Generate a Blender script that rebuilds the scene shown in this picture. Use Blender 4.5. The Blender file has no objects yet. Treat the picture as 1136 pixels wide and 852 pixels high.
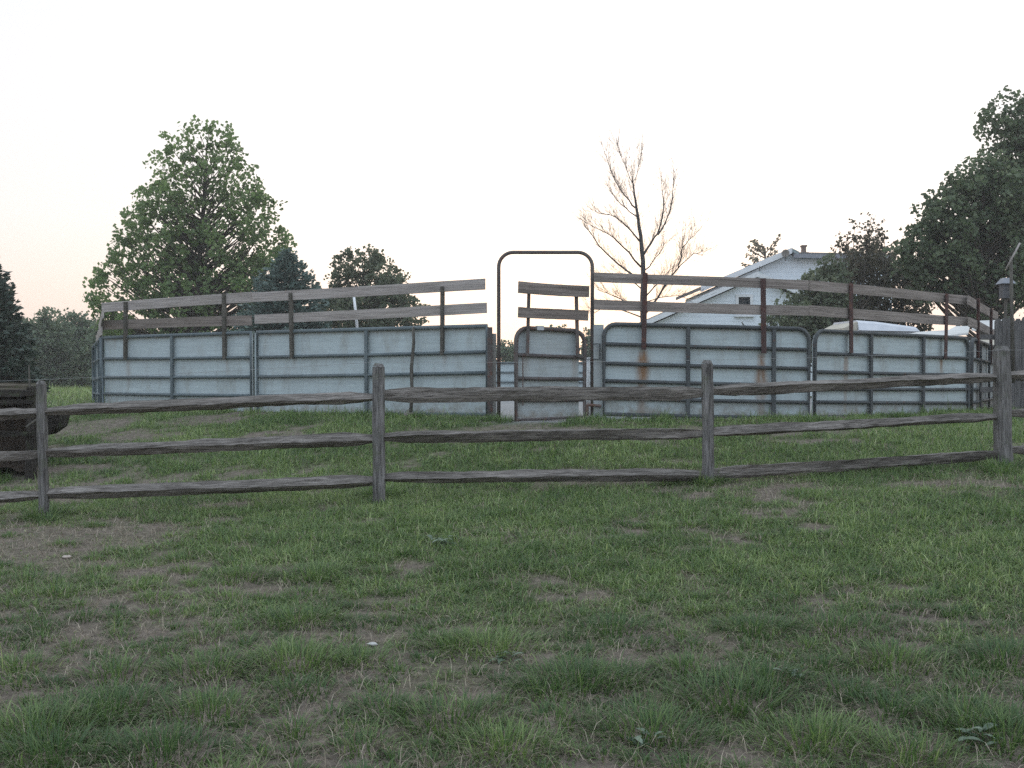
import bpy, math, random
import numpy as np
from mathutils import Vector
R = math.radians
scene = bpy.context.scene
C = scene.collection
rng = np.random.default_rng(7)
random.seed(7)

# ------------------------------------------------------------------ camera
F = 1100.0; CX, CY = 568.0, 426.0; CAMZ = 1.55; PITCH = math.atan(18.0 / F)
cam = bpy.data.cameras.new("camera"); co = bpy.data.objects.new("camera", cam); C.objects.link(co)
co.location = (0, 0, CAMZ); co.rotation_euler = (math.pi / 2 - PITCH, 0, 0)
cam.sensor_width = 36; cam.lens = 36 * F / 1136; cam.clip_start = 0.05; cam.clip_end = 5000
scene.camera = co

def ray(px, py):
    a, b = (px - CX) / F, (CY - py) / F
    c, s = math.cos(PITCH), math.sin(PITCH)
    return a, c + b * s, b * c - s
def P(px, py, Y):
    x, y, z = ray(px, py); k = Y / y
    return Vector((x * k, Y, CAMZ + z * k))
def PX(px, Y): return P(px, 408, Y).x
def PZ(py, Y): return P(568, py, Y).z

# ------------------------------------------------------------------ noise
def vnoise(x, y, seed):
    x = np.asarray(x, float); y = np.asarray(y, float)
    xi = np.floor(x).astype(np.int64); yi = np.floor(y).astype(np.int64)
    fx = x - xi; fy = y - yi
    fx = fx * fx * (3 - 2 * fx); fy = fy * fy * (3 - 2 * fy)
    def hsh(a, b):
        n = (a * 374761393 + b * 668265263 + seed * 1274126177) & 0xFFFFFFFF
        n = ((n ^ (n >> 13)) * 1274126177) & 0xFFFFFFFF
        n = (n ^ (n >> 16)) & 0xFFFF
        return n / 65535.0
    a = hsh(xi, yi); b = hsh(xi + 1, yi); c = hsh(xi, yi + 1); d = hsh(xi + 1, yi + 1)
    return (a * (1 - fx) + b * fx) * (1 - fy) + (c * (1 - fx) + d * fx) * fy
def fbm(x, y, seed, octs=3):
    t = 0; amp = 0.5; tot = 0
    for o in range(octs):
        t = t + amp * vnoise(x * 2 ** o, y * 2 ** o, seed + o * 17); tot += amp; amp *= 0.5
    return t / tot
def sstep(a, b, x):
    t = np.clip((np.asarray(x, float) - a) / (b - a), 0, 1); return t * t * (3 - 2 * t)

# ------------------------------------------------------------------ terrain
FRX = [-30, -8.8, -7.4, -4.27, -0.35, 1.2, 4.2, 7.5, 9.5, 30]
FRY = [18.5, 18.2, 17.4, 16.1, 13.9, 13.4, 13.8, 16.2, 18, 19]
def height(x, y):
    x = np.asarray(x, float); y = np.asarray(y, float)
    xc = np.clip(x, -12, 12)
    low = (0.31 + 0.038 * xc) * sstep(3.0, 9.8, y)
    yc = np.interp(x, FRX, FRY)
    t = sstep(10.0, 1, 0)  # placeholder 0
    w = np.clip((y - 9.9) / (yc - 0.25 - 9.9), 0, 1)
    w = w * w * (3 - 2 * w) * 0.55 + w * 0.45
    pad = 0.84 - 0.2 * sstep(16, 27, y) * sstep(-10, -6, x)
    z = low * (1 - w) + pad * w
    z = z - 2.2 * sstep(30, 70, y) * (1 - sstep(250, 700, y) * 0.6)
    near = 1 - sstep(17, 26, y)
    z = z + near * (0.05 * (fbm(x * 0.8, y * 0.8, 3) - 0.5) + 0.045 * (fbm(x * 2.6, y * 2.6, 11) - 0.5))
    return z
def hz(x, y): return float(height(x, y))
def G(px, py):
    x, y, z = ray(px, py)
    ys = np.arange(2.0, 60, 0.01); k = ys / y
    d = CAMZ + z * k - height(x * k, ys)
    i = np.argmax(d <= 0)
    return x * k[i], ys[i]

# ------------------------------------------------------------------ node helpers
def material(name):
    m = bpy.data.materials.new(name); m.use_nodes = True
    nt = m.node_tree; nt.nodes.clear()
    out = nt.nodes.new('ShaderNodeOutputMaterial')
    return m, nt, out
def N(nt, typ, **kw):
    n = nt.nodes.new(typ)
    for k, v in kw.items():
        if k.startswith('i_'):
            n.inputs[k[2:].replace('_', ' ')].default_value = v
        else: setattr(n, k, v)
    return n
def ramp(nt, fac, stops):
    r = nt.nodes.new('ShaderNodeValToRGB')
    el = r.color_ramp.elements
    while len(el) < len(stops): el.new(0.5)
    for e, (p, c) in zip(el, stops):
        e.position = p; e.color = (*c, 1) if len(c) == 3 else c
    nt.links.new(fac, r.inputs[0]); return r.outputs[0]
def noise(nt, vec, scale, detail=4, rough=0.6, dist=0.0):
    n = nt.nodes.new('ShaderNodeTexNoise')
    n.inputs['Scale'].default_value = scale; n.inputs['Detail'].default_value = detail
    n.inputs['Roughness'].default_value = rough; n.inputs['Distortion'].default_value = dist
    nt.links.new(vec, n.inputs['Vector']); return n.outputs['Fac']
def vmul(nt, vec, v):
    n = nt.nodes.new('ShaderNodeVectorMath'); n.operation = 'MULTIPLY'
    nt.links.new(vec, n.inputs[0]); n.inputs[1].default_value = v; return n.outputs[0]
def mth(nt, op, a, b=None, clamp=False):
    n = nt.nodes.new('ShaderNodeMath'); n.operation = op; n.use_clamp = clamp
    for i, v in enumerate((a, b)):
        if v is None: continue
        if isinstance(v, (int, float)): n.inputs[i].default_value = v
        else: nt.links.new(v, n.inputs[i])
    return n.outputs[0]
def mix(nt, fac, a, b, blend='MIX'):
    n = nt.nodes.new('ShaderNodeMix'); n.data_type = 'RGBA'; n.blend_type = blend
    if isinstance(fac, (int, float)): n.inputs[0].default_value = fac
    else: nt.links.new(fac, n.inputs[0])
    for i, v in ((6, a), (7, b)):
        if isinstance(v, tuple): n.inputs[i].default_value = (*v, 1) if len(v) == 3 else v
        else: nt.links.new(v, n.inputs[i])
    return n.outputs[2]
def attr(nt, name):
    n = nt.nodes.new('ShaderNodeAttribute'); n.attribute_name = name; return n
def bsdf(nt, out, col, rough=0.8, spec=0.3, metal=0.0, bump=None, bs=0.3, bd=0.01):
    b = nt.nodes.new('ShaderNodeBsdfPrincipled')
    if isinstance(col, tuple): b.inputs['Base Color'].default_value = (*col, 1)
    else: nt.links.new(col, b.inputs['Base Color'])
    if isinstance(rough, (int, float)): b.inputs['Roughness'].default_value = rough
    else: nt.links.new(rough, b.inputs['Roughness'])
    b.inputs['Specular IOR Level'].default_value = spec; b.inputs['Metallic'].default_value = metal
    if bump is not None:
        bn = nt.nodes.new('ShaderNodeBump'); bn.inputs['Strength'].default_value = bs; bn.inputs['Distance'].default_value = bd
        nt.links.new(bump, bn.inputs['Height']); nt.links.new(bn.outputs[0], b.inputs['Normal'])
    nt.links.new(b.outputs[0], out.inputs[0]); return b

def wood_mat(name, dark, mid, light, along=1.6, across=38, blot=0.5, moss=None):
    m, nt, out = material(name)
    g = attr(nt, 'gc').outputs['Vector']
    grain = noise(nt, vmul(nt, g, (along, across, across)), 1.0, 6, 0.65, 0.4)
    blotch = noise(nt, vmul(nt, g, (1.2, 5, 5)), 1.3, 4, 0.6)
    knots = noise(nt, vmul(nt, g, (3.0, 9, 9)), 1.0, 2, 0.5)
    c = ramp(nt, grain, [(0.28, dark), (0.5, mid), (0.72, light)])
    c = mix(nt, ramp(nt, blotch, [(0.35, (0, 0, 0)), (0.7, (1, 1, 1))]), c, mix(nt, 1.0, c, (blot, blot, blot * 0.97), 'MULTIPLY'))
    kn = ramp(nt, knots, [(0.0, (0, 0, 0)), (0.68, (0, 0, 0)), (0.74, (1, 1, 1))])
    c = mix(nt, mth(nt, 'MULTIPLY', kn, 0.6), c, dark)
    if moss:
        mo = noise(nt, g, 7.0, 4, 0.7)
        c = mix(nt, mth(nt, 'MULTIPLY', ramp(nt, mo, [(0.52, (0, 0, 0)), (0.66, (1, 1, 1))]), 0.55), c, moss)
    crk = noise(nt, vmul(nt, g, (along * 0.7, across * 0.9, across * 0.9)), 1.0, 3, 0.55, 0.6)
    cm = ramp(nt, crk, [(0.465, (0, 0, 0)), (0.49, (1, 1, 1)), (0.515, (0, 0, 0))])
    c = mix(nt, mth(nt, 'MULTIPLY', cm, 0.38), c, tuple(v * 0.45 for v in dark))
    bsdf(nt, out, c, 0.88, 0.22, bump=mth(nt, 'SUBTRACT', grain, mth(nt, 'MULTIPLY', cm, 0.3)), bs=0.8, bd=0.008)
    return m
def metal_mat(name, base, dark, rustc=(0.10, 0.045, 0.03), rustamt=0.62, rough=0.45):
    m, nt, out = material(name)
    g = attr(nt, 'gc').outputs['Vector']
    n1 = noise(nt, g, 9, 5, 0.7); n2 = noise(nt, g, 2.3, 3, 0.6)
    c = ramp(nt, n2, [(0.3, dark), (0.7, base)])
    r = ramp(nt, n1, [(rustamt - 0.06, (0, 0, 0)), (rustamt + 0.06, (1, 1, 1))])
    c = mix(nt, r, c, rustc)
    bsdf(nt, out, c, ramp(nt, n1, [(0.3, (rough,) * 3), (0.7, (0.85,) * 3)]), 0.4, 0.0, bump=n1, bs=0.15, bd=0.004)
    return m
M = {}
M['rail'] = wood_mat('weathered split timber', (0.045, 0.038, 0.033), (0.205, 0.183, 0.167), (0.385, 0.352, 0.327), 4.0, 75, 0.5)
M['post'] = wood_mat('weathered post timber', (0.045, 0.04, 0.038), (0.185, 0.175, 0.17), (0.33, 0.315, 0.312), 4.0, 60, 0.55, (0.11, 0.12, 0.085))
M['board'] = wood_mat('grey sawn board', (0.25, 0.222, 0.208), (0.37, 0.333, 0.315), (0.46, 0.425, 0.405), 1.2, 30, 0.78)
M['board_dark'] = wood_mat('dark sawn board', (0.12, 0.10, 0.09), (0.23, 0.195, 0.175), (0.32, 0.275, 0.25), 1.2, 30, 0.7)
M['board_brown'] = wood_mat('brown sawn board', (0.165, 0.14, 0.127), (0.28, 0.243, 0.224), (0.38, 0.337, 0.313), 1.2, 30, 0.75)
M['stake'] = wood_mat('brown stake', (0.06, 0.055, 0.047), (0.11, 0.102, 0.088), (0.16, 0.148, 0.13), 2, 40, 0.7)
M['paling'] = wood_mat('grey paling', (0.07, 0.065, 0.065), (0.15, 0.145, 0.145), (0.23, 0.22, 0.22), 1.6, 60, 0.6)
M['oldbin'] = wood_mat('dark rotting timber', (0.013, 0.011, 0.009), (0.033, 0.028, 0.024), (0.065, 0.056, 0.047), 1.4, 30, 0.6, (0.05, 0.07, 0.03))
M['binboard'] = wood_mat('mossy rotting board', (0.055, 0.047, 0.035), (0.12, 0.103, 0.078), (0.19, 0.165, 0.125), 1.4, 30, 0.6, (0.075, 0.105, 0.04))
M['barebark'] = wood_mat('reddish brown bark', (0.040, 0.037, 0.038), (0.074, 0.069, 0.07), (0.115, 0.108, 0.108), 4, 20, 0.7)
M['bark'] = wood_mat('grey brown bark', (0.03, 0.025, 0.02), (0.07, 0.058, 0.047), (0.13, 0.11, 0.09), 4, 18, 0.7)
M['tube_pale'] = metal_mat('blue grey tube', (0.13, 0.16, 0.172), (0.08, 0.10, 0.108), rustamt=0.72)
M['tube_dark'] = metal_mat('dark green grey tube', (0.075, 0.083, 0.086), (0.042, 0.047, 0.05), rustamt=0.66)
M['tube_gate'] = metal_mat('grey brown gate tube', (0.115, 0.10, 0.095), (0.062, 0.054, 0.052), (0.12, 0.06, 0.045), 0.60, 0.55)
M['tube_rust'] = metal_mat('rusty brown tube', (0.15, 0.105, 0.09), (0.08, 0.06, 0.053), (0.13, 0.07, 0.052), 0.56, 0.6)
M['post_rust'] = metal_mat('dark red rusted post', (0.075, 0.04, 0.037), (0.042, 0.024, 0.023), (0.095, 0.042, 0.033), 0.55, 0.75)
M['galv'] = metal_mat('bright galvanised metal', (0.5, 0.52, 0.54), (0.36, 0.38, 0.4), rustamt=0.8)
def panel_mat(name, base, rustk):
    m, nt, out = material(name)
    g = attr(nt, 'gc').outputs['Vector']
    grain = noise(nt, vmul(nt, g, (2.0, 2, 34)), 1.0, 5, 0.65)
    dirt = noise(nt, vmul(nt, g, (3.5, 3, 1.3)), 1.4, 5, 0.65)
    fleck = noise(nt, g, 26, 3, 0.6)
    big = noise(nt, g, 0.9, 2, 0.5)
    d = tuple(v * 0.80 for v in base)
    c = ramp(nt, grain, [(0.3, d), (0.62, base)])
    c = mix(nt, mth(nt, 'MULTIPLY', ramp(nt, dirt, [(0.50, (0, 0, 0)), (0.76, (1, 1, 1))]), 0.7), c, (0.25, 0.25, 0.225))
    c = mix(nt, mth(nt, 'MULTIPLY', ramp(nt, big, [(0.4, (0, 0, 0)), (0.7, (1, 1, 1))]), 0.35), c, (0.38, 0.43, 0.45))
    c = mix(nt, mth(nt, 'MULTIPLY', ramp(nt, fleck, [(0.70, (0, 0, 0)), (0.74, (1, 1, 1))]), 0.7), c, (0.10, 0.09, 0.08))
    st = attr(nt, 'stain').outputs['Fac']
    sn = noise(nt, vmul(nt, g, (12, 12, 2.2)), 1.0, 4, 0.7)
    s = mth(nt, 'MULTIPLY', st, ramp(nt, sn, [(0.25, (0.3,) * 3), (0.55, (1, 1, 1))]), True)
    c = mix(nt, s, c, rustk)
    mud = attr(nt, 'mud').outputs['Fac']
    c = mix(nt, mth(nt, 'MULTIPLY', mud, ramp(nt, noise(nt, g, 8, 4, 0.7), [(0.35, (0, 0, 0)), (0.65, (1, 1, 1))])), c, (0.20, 0.175, 0.14))
    bsdf(nt, out, c, 0.7, 0.3, bump=grain, bs=0.25, bd=0.003)
    return m
M['ply'] = panel_mat('white painted plywood', (0.435, 0.505, 0.52), (0.22, 0.13, 0.075))
M['ply_dull'] = panel_mat('dull painted plywood', (0.39, 0.435, 0.445), (0.2, 0.12, 0.07))
def plain_mat(name, a, b, scale=3, rough=0.7, spec=0.3):
    m, nt, out = material(name)
    g = attr(nt, 'gc').outputs['Vector']
    n1 = noise(nt, g, scale, 5, 0.65)
    bsdf(nt, out, ramp(nt, n1, [(0.32, a), (0.68, b)]), rough, spec, bump=n1, bs=0.1, bd=0.01)
    return m
M['white'] = plain_mat('white paint', (0.62, 0.64, 0.66), (0.78, 0.79, 0.8), 2.0, 0.5)
M['tarp'] = plain_mat('off white sheet', (0.47, 0.49, 0.53), (0.60, 0.61, 0.64), 3.0, 0.5)
M['tan'] = plain_mat('tan paint', (0.36, 0.33, 0.27), (0.45, 0.42, 0.35), 3.0)
M['tin'] = plain_mat('pale tin sheet', (0.55, 0.55, 0.54), (0.72, 0.71, 0.69), 2.0, 0.4)
M['shingle'] = plain_mat('grey shingles', (0.10, 0.10, 0.105), (0.17, 0.165, 0.165), 12, 0.9)
M['darktrim'] = plain_mat('dark trim', (0.06, 0.058, 0.055), (0.09, 0.085, 0.08), 5)
M['brick'] = plain_mat('brown brick', (0.14, 0.10, 0.085), (0.22, 0.165, 0.14), 14, 0.9)
M['copper'] = plain_mat('grey green roof metal', (0.19, 0.24, 0.25), (0.26, 0.31, 0.32), 4, 0.5)
M['dish'] = plain_mat('brown grey dish', (0.13, 0.115, 0.10), (0.18, 0.16, 0.14), 5, 0.5)
M['wire'] = plain_mat('dull wire', (0.2, 0.2, 0.2), (0.3, 0.3, 0.3), 5, 0.5)
M['stone'] = plain_mat('pale stone', (0.34, 0.28, 0.24), (0.5, 0.44, 0.39), 30, 0.9)
M['chalk'] = plain_mat('chalk white stone', (0.38, 0.37, 0.35), (0.52, 0.51, 0.49), 30, 0.9)
M['dirt'] = plain_mat('dirt fill with interior shade', (0.03, 0.023, 0.018), (0.085, 0.065, 0.05), 6, 0.95, 0.1)  # dirt colour deepened so the bin's shaded interior reads black
M['birdbox'] = plain_mat('dark grey bird box', (0.06, 0.06, 0.065), (0.1, 0.1, 0.105), 6)
M['birdroof'] = plain_mat('light grey bird box roof', (0.19, 0.2, 0.225), (0.26, 0.27, 0.30), 6)
def siding_mat():
    m, nt, out = material('white lap siding')
    g = attr(nt, 'gc').outputs['Vector']
    sep = nt.nodes.new('ShaderNodeSeparateXYZ'); nt.links.new(g, sep.inputs[0])
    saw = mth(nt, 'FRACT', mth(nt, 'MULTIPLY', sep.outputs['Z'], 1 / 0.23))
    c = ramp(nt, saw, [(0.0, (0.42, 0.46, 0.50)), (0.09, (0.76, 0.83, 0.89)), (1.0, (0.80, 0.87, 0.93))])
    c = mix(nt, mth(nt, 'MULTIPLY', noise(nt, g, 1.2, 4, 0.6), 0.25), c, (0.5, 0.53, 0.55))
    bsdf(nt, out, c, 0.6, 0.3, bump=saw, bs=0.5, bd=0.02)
    return m
M['siding'] = siding_mat()
def glass_mat():
    m, nt, out = material('dark window glass')
    bsdf(nt, out, (0.03, 0.035, 0.04), 0.08, 0.6)
    return m
M['glass'] = glass_mat()
def leaf_mat(name, c0, c1, c2, transl=0.35, rough=0.55):
    m, nt, out = material(name)
    t = attr(nt, 'tint').outputs['Fac']
    col = ramp(nt, t, [(0.0, c0), (0.55, c1), (1.0, c2)])
    b = nt.nodes.new('ShaderNodeBsdfPrincipled')
    nt.links.new(col, b.inputs['Base Color']); b.inputs['Roughness'].default_value = rough
    b.inputs['Specular IOR Level'].default_value = 0.35
    tr = nt.nodes.new('ShaderNodeBsdfTranslucent')
    hs = nt.nodes.new('ShaderNodeHueSaturation'); hs.inputs['Value'].default_value = 1.5; hs.inputs['Saturation'].default_value = 1.1
    nt.links.new(col, hs.inputs['Color']); nt.links.new(hs.outputs[0], tr.inputs[0])
    mx = nt.nodes.new('ShaderNodeMixShader'); mx.inputs[0].default_value = transl
    nt.links.new(b.outputs[0], mx.inputs[1]); nt.links.new(tr.outputs[0], mx.inputs[2])
    nt.links.new(mx.outputs[0], out.inputs[0]); return m
M['syc'] = leaf_mat('sycamore leaves', (0.099, 0.148, 0.060), (0.159, 0.227, 0.093), (0.252, 0.323, 0.146), 0.5)
M['dkleaf'] = leaf_mat('dark leaves', (0.062, 0.086, 0.048), (0.108, 0.143, 0.080), (0.179, 0.215, 0.122), 0.42)
M['midleaf'] = leaf_mat('mid green leaves', (0.070, 0.094, 0.055), (0.118, 0.140, 0.086), (0.187, 0.203, 0.133), 0.35)
M['redleaf'] = leaf_mat('dull reddish green leaves', (0.072, 0.072, 0.050), (0.115, 0.113, 0.079), (0.187, 0.151, 0.108), 0.35)
M['spruce'] = leaf_mat('blue green needles', (0.064, 0.100, 0.088), (0.109, 0.155, 0.135), (0.181, 0.235, 0.206), 0.12)
M['dkspruce'] = leaf_mat('dark green needles', (0.038, 0.059, 0.045), (0.067, 0.090, 0.070), (0.113, 0.139, 0.107), 0.12)
M['cedar'] = leaf_mat('sparse cedar needles', (0.09, 0.085, 0.055), (0.15, 0.135, 0.095), (0.22, 0.19, 0.13), 0.35)
M['farleaf'] = leaf_mat('far leaves', (0.064, 0.097, 0.056), (0.105, 0.141, 0.084), (0.161, 0.201, 0.121), 0.3)
M['grass'] = leaf_mat('grass blades', (0.060, 0.108, 0.040), (0.165, 0.236, 0.080), (0.36, 0.42, 0.19), 0.35, 0.45)
M['straw'] = leaf_mat('dead grass', (0.14, 0.11, 0.08), (0.25, 0.205, 0.15), (0.42, 0.36, 0.28), 0.2, 0.7)
M['weed'] = leaf_mat('broad weed leaves', (0.07, 0.11, 0.07), (0.11, 0.155, 0.10), (0.17, 0.22, 0.16), 0.25, 0.4)

# ------------------------------------------------------------------ mesh helpers
class MB:
    def __init__(s): s.v = []; s.f = []; s.g = []; s.ex = {}
    def add(s, verts, faces, gc=None):
        o = len(s.v); s.v += [tuple(v) for v in verts]
        off = (random.uniform(0, 50), random.uniform(0, 50), random.uniform(0, 50)) if gc is not None else (0, 0, 0)
        src = gc if gc is not None else verts
        s.g += [(a[0] + off[0], a[1] + off[1], a[2] + off[2]) for a in src]
        s.f += [tuple(i + o for i in f) for f in faces]
        return o
    def build(s, name, mat, root=None, smooth=False):
        org = Vector(root['_org']) if root is not None and '_org' in root else Vector((0, 0, 0))
        me = bpy.data.meshes.new(name)
        me.from_pydata([(a[0] - org[0], a[1] - org[1], a[2] - org[2]) for a in s.v], [], s.f)
        at = me.attributes.new('gc', 'FLOAT_VECTOR', 'POINT')
        at.data.foreach_set('vector', np.asarray(s.g, np.float32).ravel())
        for k, arr in s.ex.items():
            a2 = me.attributes.new(k, 'FLOAT', 'POINT'); a2.data.foreach_set('value', np.asarray(arr, np.float32))
        if smooth: me.polygons.foreach_set('use_smooth', [True] * len(me.polygons))
        me.materials.append(mat); me.update()
        o = bpy.data.objects.new(name, me); C.objects.link(o)
        if root is not None:
            o.parent = root; o['_org'] = list(org)
        return o
    def center(s): return [sum(a[i] for a in s.v) / len(s.v) for i in range(3)]
def npmesh(name, V, Fq, mat, attrs=None, root=None, smooth=False):
    """V (n,3) array, Fq list of int arrays (m,k) with k = 3 or 4"""
    org = np.array(root['_org']) if root is not None else np.zeros(3)
    V = V - org
    me = bpy.data.meshes.new(name)
    me.vertices.add(len(V)); me.vertices.foreach_set('co', V.astype(np.float32).ravel())
    idx = np.concatenate([f.ravel() for f in Fq]).astype(np.int32)
    tot = np.concatenate([np.full(len(f), f.shape[1]) for f in Fq]).astype(np.int32)
    st = np.concatenate([[0], np.cumsum(tot)[:-1]]).astype(np.int32)
    me.loops.add(len(idx)); me.loops.foreach_set('vertex_index', idx)
    me.polygons.add(len(tot)); me.polygons.foreach_set('loop_start', st); me.polygons.foreach_set('loop_total', tot)
    if smooth: me.polygons.foreach_set('use_smooth', np.ones(len(tot), bool))
    for k, a in (attrs or {}).items():
        a = np.asarray(a, np.float32)
        if a.ndim == 2:
            at = me.attributes.new(k, 'FLOAT_VECTOR', 'POINT'); at.data.foreach_set('vector', a.ravel())
        else:
            at = me.attributes.new(k, 'FLOAT', 'POINT'); at.data.foreach_set('value', a)
    me.materials.append(mat); me.update(calc_edges=True); me.validate()
    o = bpy.data.objects.new(name, me); C.objects.link(o)
    if root is not None: o.parent = root; o['_org'] = list(org)
    return o
def tag(o, label=None, cat=None, group=None, kind=None):
    if label: o['label'] = label
    if cat: o['category'] = cat
    if group: o['group'] = group
    if kind: o['kind'] = kind
    return o
def thing(name, label, cat, loc, group=None):
    o = bpy.data.objects.new(name, None); C.objects.link(o); o.location = loc
    o.empty_display_size = 0.2; o['_org'] = list(loc)
    return tag(o, label, cat, group)
def frame_of(d):
    d = Vector(d).normalized()
    up = Vector((0, 0, 1)) if abs(d.z) < 0.95 else Vector((0, 1, 0))
    s = d.cross(up).normalized(); u = s.cross(d).normalized()
    return d, s, u
def tube(mb, pts, r, n=8, closed=False, caps=True):
    pts = [Vector(p) for p in pts]; m = len(pts)
    rad = r if isinstance(r, (list, tuple)) else [r] * m
    V = []; Gc = []; Fc = []; L = 0; prev = None
    for i in range(m):
        a = pts[i - 1] if (i > 0 or closed) else pts[i]
        b = pts[(i + 1) % m] if (i < m - 1 or closed) else pts[i]
        d = (b - a).normalized()
        if prev is None: _, s, u = frame_of(d)
        else:
            s = prev - d * prev.dot(d)
            s = s.normalized() if s.length > 1e-6 else frame_of(d)[1]
            u = s.cross(d).normalized()
        prev = s
        if i: L += (pts[i] - pts[i - 1]).length
        for k in range(n):
            t = 2 * math.pi * k / n
            V.append(pts[i] + s * (rad[i] * math.cos(t)) + u * (rad[i] * math.sin(t)))
            Gc.append((L, rad[i] * math.cos(t), rad[i] * math.sin(t)))
    rings = m if closed else m - 1
    for i in range(rings):
        j = (i + 1) % m
        for k in range(n):
            k2 = (k + 1) % n
            Fc.append((i * n + k, i * n + k2, j * n + k2, j * n + k))
    if caps and not closed:
        Fc.append(tuple(range(n - 1, -1, -1))); Fc.append(tuple((m - 1) * n + k for k in range(n)))
    mb.add(V, Fc, Gc)
def timber(mb, p0, p1, prof0, prof1, segs=14, sag=0.0, rough=0.008, up=None, wob=0.02, seed=0):
    """split timber: irregular polygon profile lofted from p0 to p1"""
    rr = random.Random(seed)
    p0, p1 = Vector(p0), Vector(p1); d, s, u = frame_of(p1 - p0)
    L = (p1 - p0).length; n = len(prof0); V = []; Gc = []; Fc = []
    ph = [rr.uniform(0, 6.28) for _ in range(4)]
    off = [[0.0, 0.0] for _ in range(n)]
    for i in range(segs + 1):
        t = i / segs
        c = p0.lerp(p1, t)
        w = math.sin(math.pi * t)
        c = c - Vector((0, 0, 1)) * sag * w + s * wob * w * math.sin(3 * t + ph[0]) + u * (wob * 0.5) * w * math.sin(5.1 * t + ph[1])
        ext = min(1.0, 0.62 + 4.5 * min(t, 1 - t)) if wob > 0 else 1.0
        for k in range(n):
            off[k][0] = off[k][0] * 0.6 + rr.uniform(-1, 1) * rough; off[k][1] = off[k][1] * 0.6 + rr.uniform(-1, 1) * rough
            a = prof0[k][0] * (1 - t) + prof1[k][0] * t; b = prof0[k][1] * (1 - t) + prof1[k][1] * t
            a = a * ext + off[k][0]; b = b * ext + off[k][1]
            V.append(c + s * a + u * b); Gc.append((t * L, a, b))
    for i in range(segs):
        for k in range(n):
            k2 = (k + 1) % n
            Fc.append((i * n + k, i * n + k2, (i + 1) * n + k2, (i + 1) * n + k))
    Fc.append(tuple(range(n - 1, -1, -1))); Fc.append(tuple(segs * n + k for k in range(n)))
    mb.add(V, Fc, Gc)
def plank(mb, p0, p1, h, th, nrm, segs=8, bow=0.006, cut=0.0):
    """board on edge: length p0->p1, height h (vertical), thickness th along nrm"""
    p0, p1 = Vector(p0), Vector(p1); nrm = Vector(nrm).normalized(); d = (p1 - p0).normalized()
    up = nrm.cross(d); up = up if up.z > 0 else -up
    V = []; Gc = []; Fc = []; L = (p1 - p0).length; ph = random.uniform(0, 6); bv = 0.0015
    for i in range(segs + 1):
        t = i / segs; c = p0.lerp(p1, t) + up * bow * math.sin(4 * t + ph) + nrm * bow * 1.5 * math.sin(3 * t + ph * 2)
        hh = h * 0.5 + random.uniform(-0.0015, 0.0015)
        for (a, b) in ((-hh, -th / 2), (-hh, th / 2), (hh - bv, th / 2), (hh, th / 2 - bv), (hh, -th / 2)):
            V.append(c + up * a + nrm * b); Gc.append((t * L, a, b))
    for i in range(segs):
        for k in range(5):
            k2 = (k + 1) % 5; Fc.append((i * 5 + k, i * 5 + k2, i * 5 + 5 + k2, i * 5 + 5 + k))
    Fc.append((4, 3, 2, 1, 0)); Fc.append(tuple(segs * 5 + k for k in range(5)))
    mb.add(V, Fc, Gc)
def box(mb, lo, hi, bev=0.0):
    (x0, y0, z0), (x1, y1, z1) = lo, hi
    V = [(x, y, z) for z in (z0, z1) for y in (y0, y1) for x in (x0, x1)]
    mb.add(V, [(0, 2, 3, 1), (4, 5, 7, 6), (0, 1, 5, 4), (2, 6, 7, 3), (0, 4, 6, 2), (1, 3, 7, 5)])
def obox(mb, c, ax, ay, az):
    """oriented box: centre c, half-axis vectors"""
    c, ax, ay, az = Vector(c), Vector(ax), Vector(ay), Vector(az)
    V = [c + ax * i + ay * j + az * k for k in (-1, 1) for j in (-1, 1) for i in (-1, 1)]
    mb.add(V, [(0, 2, 3, 1), (4, 5, 7, 6), (0, 1, 5, 4), (2, 6, 7, 3), (0, 4, 6, 2), (1, 3, 7, 5)])
def prism(mb, poly, d):
    """extrude 3D polygon by vector d"""
    n = len(poly); poly = [Vector(p) for p in poly]; d = Vector(d)
    mb.add(poly + [p + d for p in poly], [tuple(range(n)), tuple(range(2 * n - 1, n - 1, -1))] + [(i, i + n, (i + 1) % n + n, (i + 1) % n) for i in range(n)])

# ------------------------------------------------------------------ grass cover mask
BARE = [(60, 608, 110, 26), (150, 598, 70, 14), (200, 628, 60, 8), (35, 690, 60, 16), (120, 680, 60, 12), (205, 655, 30, 8), (300, 655, 40, 7),
        (240, 720, 60, 9), (80, 770, 60, 9), (300, 815, 90, 34), (380, 700, 50, 8), (470, 735, 60, 12), (590, 735, 60, 14), (540, 780, 60, 12),
        (660, 800, 90, 30), (640, 665, 60, 6), (590, 648, 50, 7), (440, 640, 60, 5), (1085, 762, 70, 13), (960, 770, 50, 9), (905, 792, 50, 10),
        (1010, 655, 40, 5), (440, 665, 40, 6), (745, 715, 40, 6), (210, 800, 40, 12), (480, 845, 60, 12), (780, 835, 60, 10), (560, 760, 40, 14),
        (700, 530, 120, 6), (1050, 537, 80, 5), (100, 474, 45, 9), (150, 484, 40, 6), (230, 466, 45, 5), (600, 478, 70, 4), (560, 476, 60, 4)]
BW = []
for (px, py, rx, ry) in BARE:
    x, y = G(px, py); x2, _ = G(px + rx, py); _, y2 = G(px, py - ry)
    BW.append((x, y, abs(x2 - x) + 0.05, abs(y2 - y) + 0.05))
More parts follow.
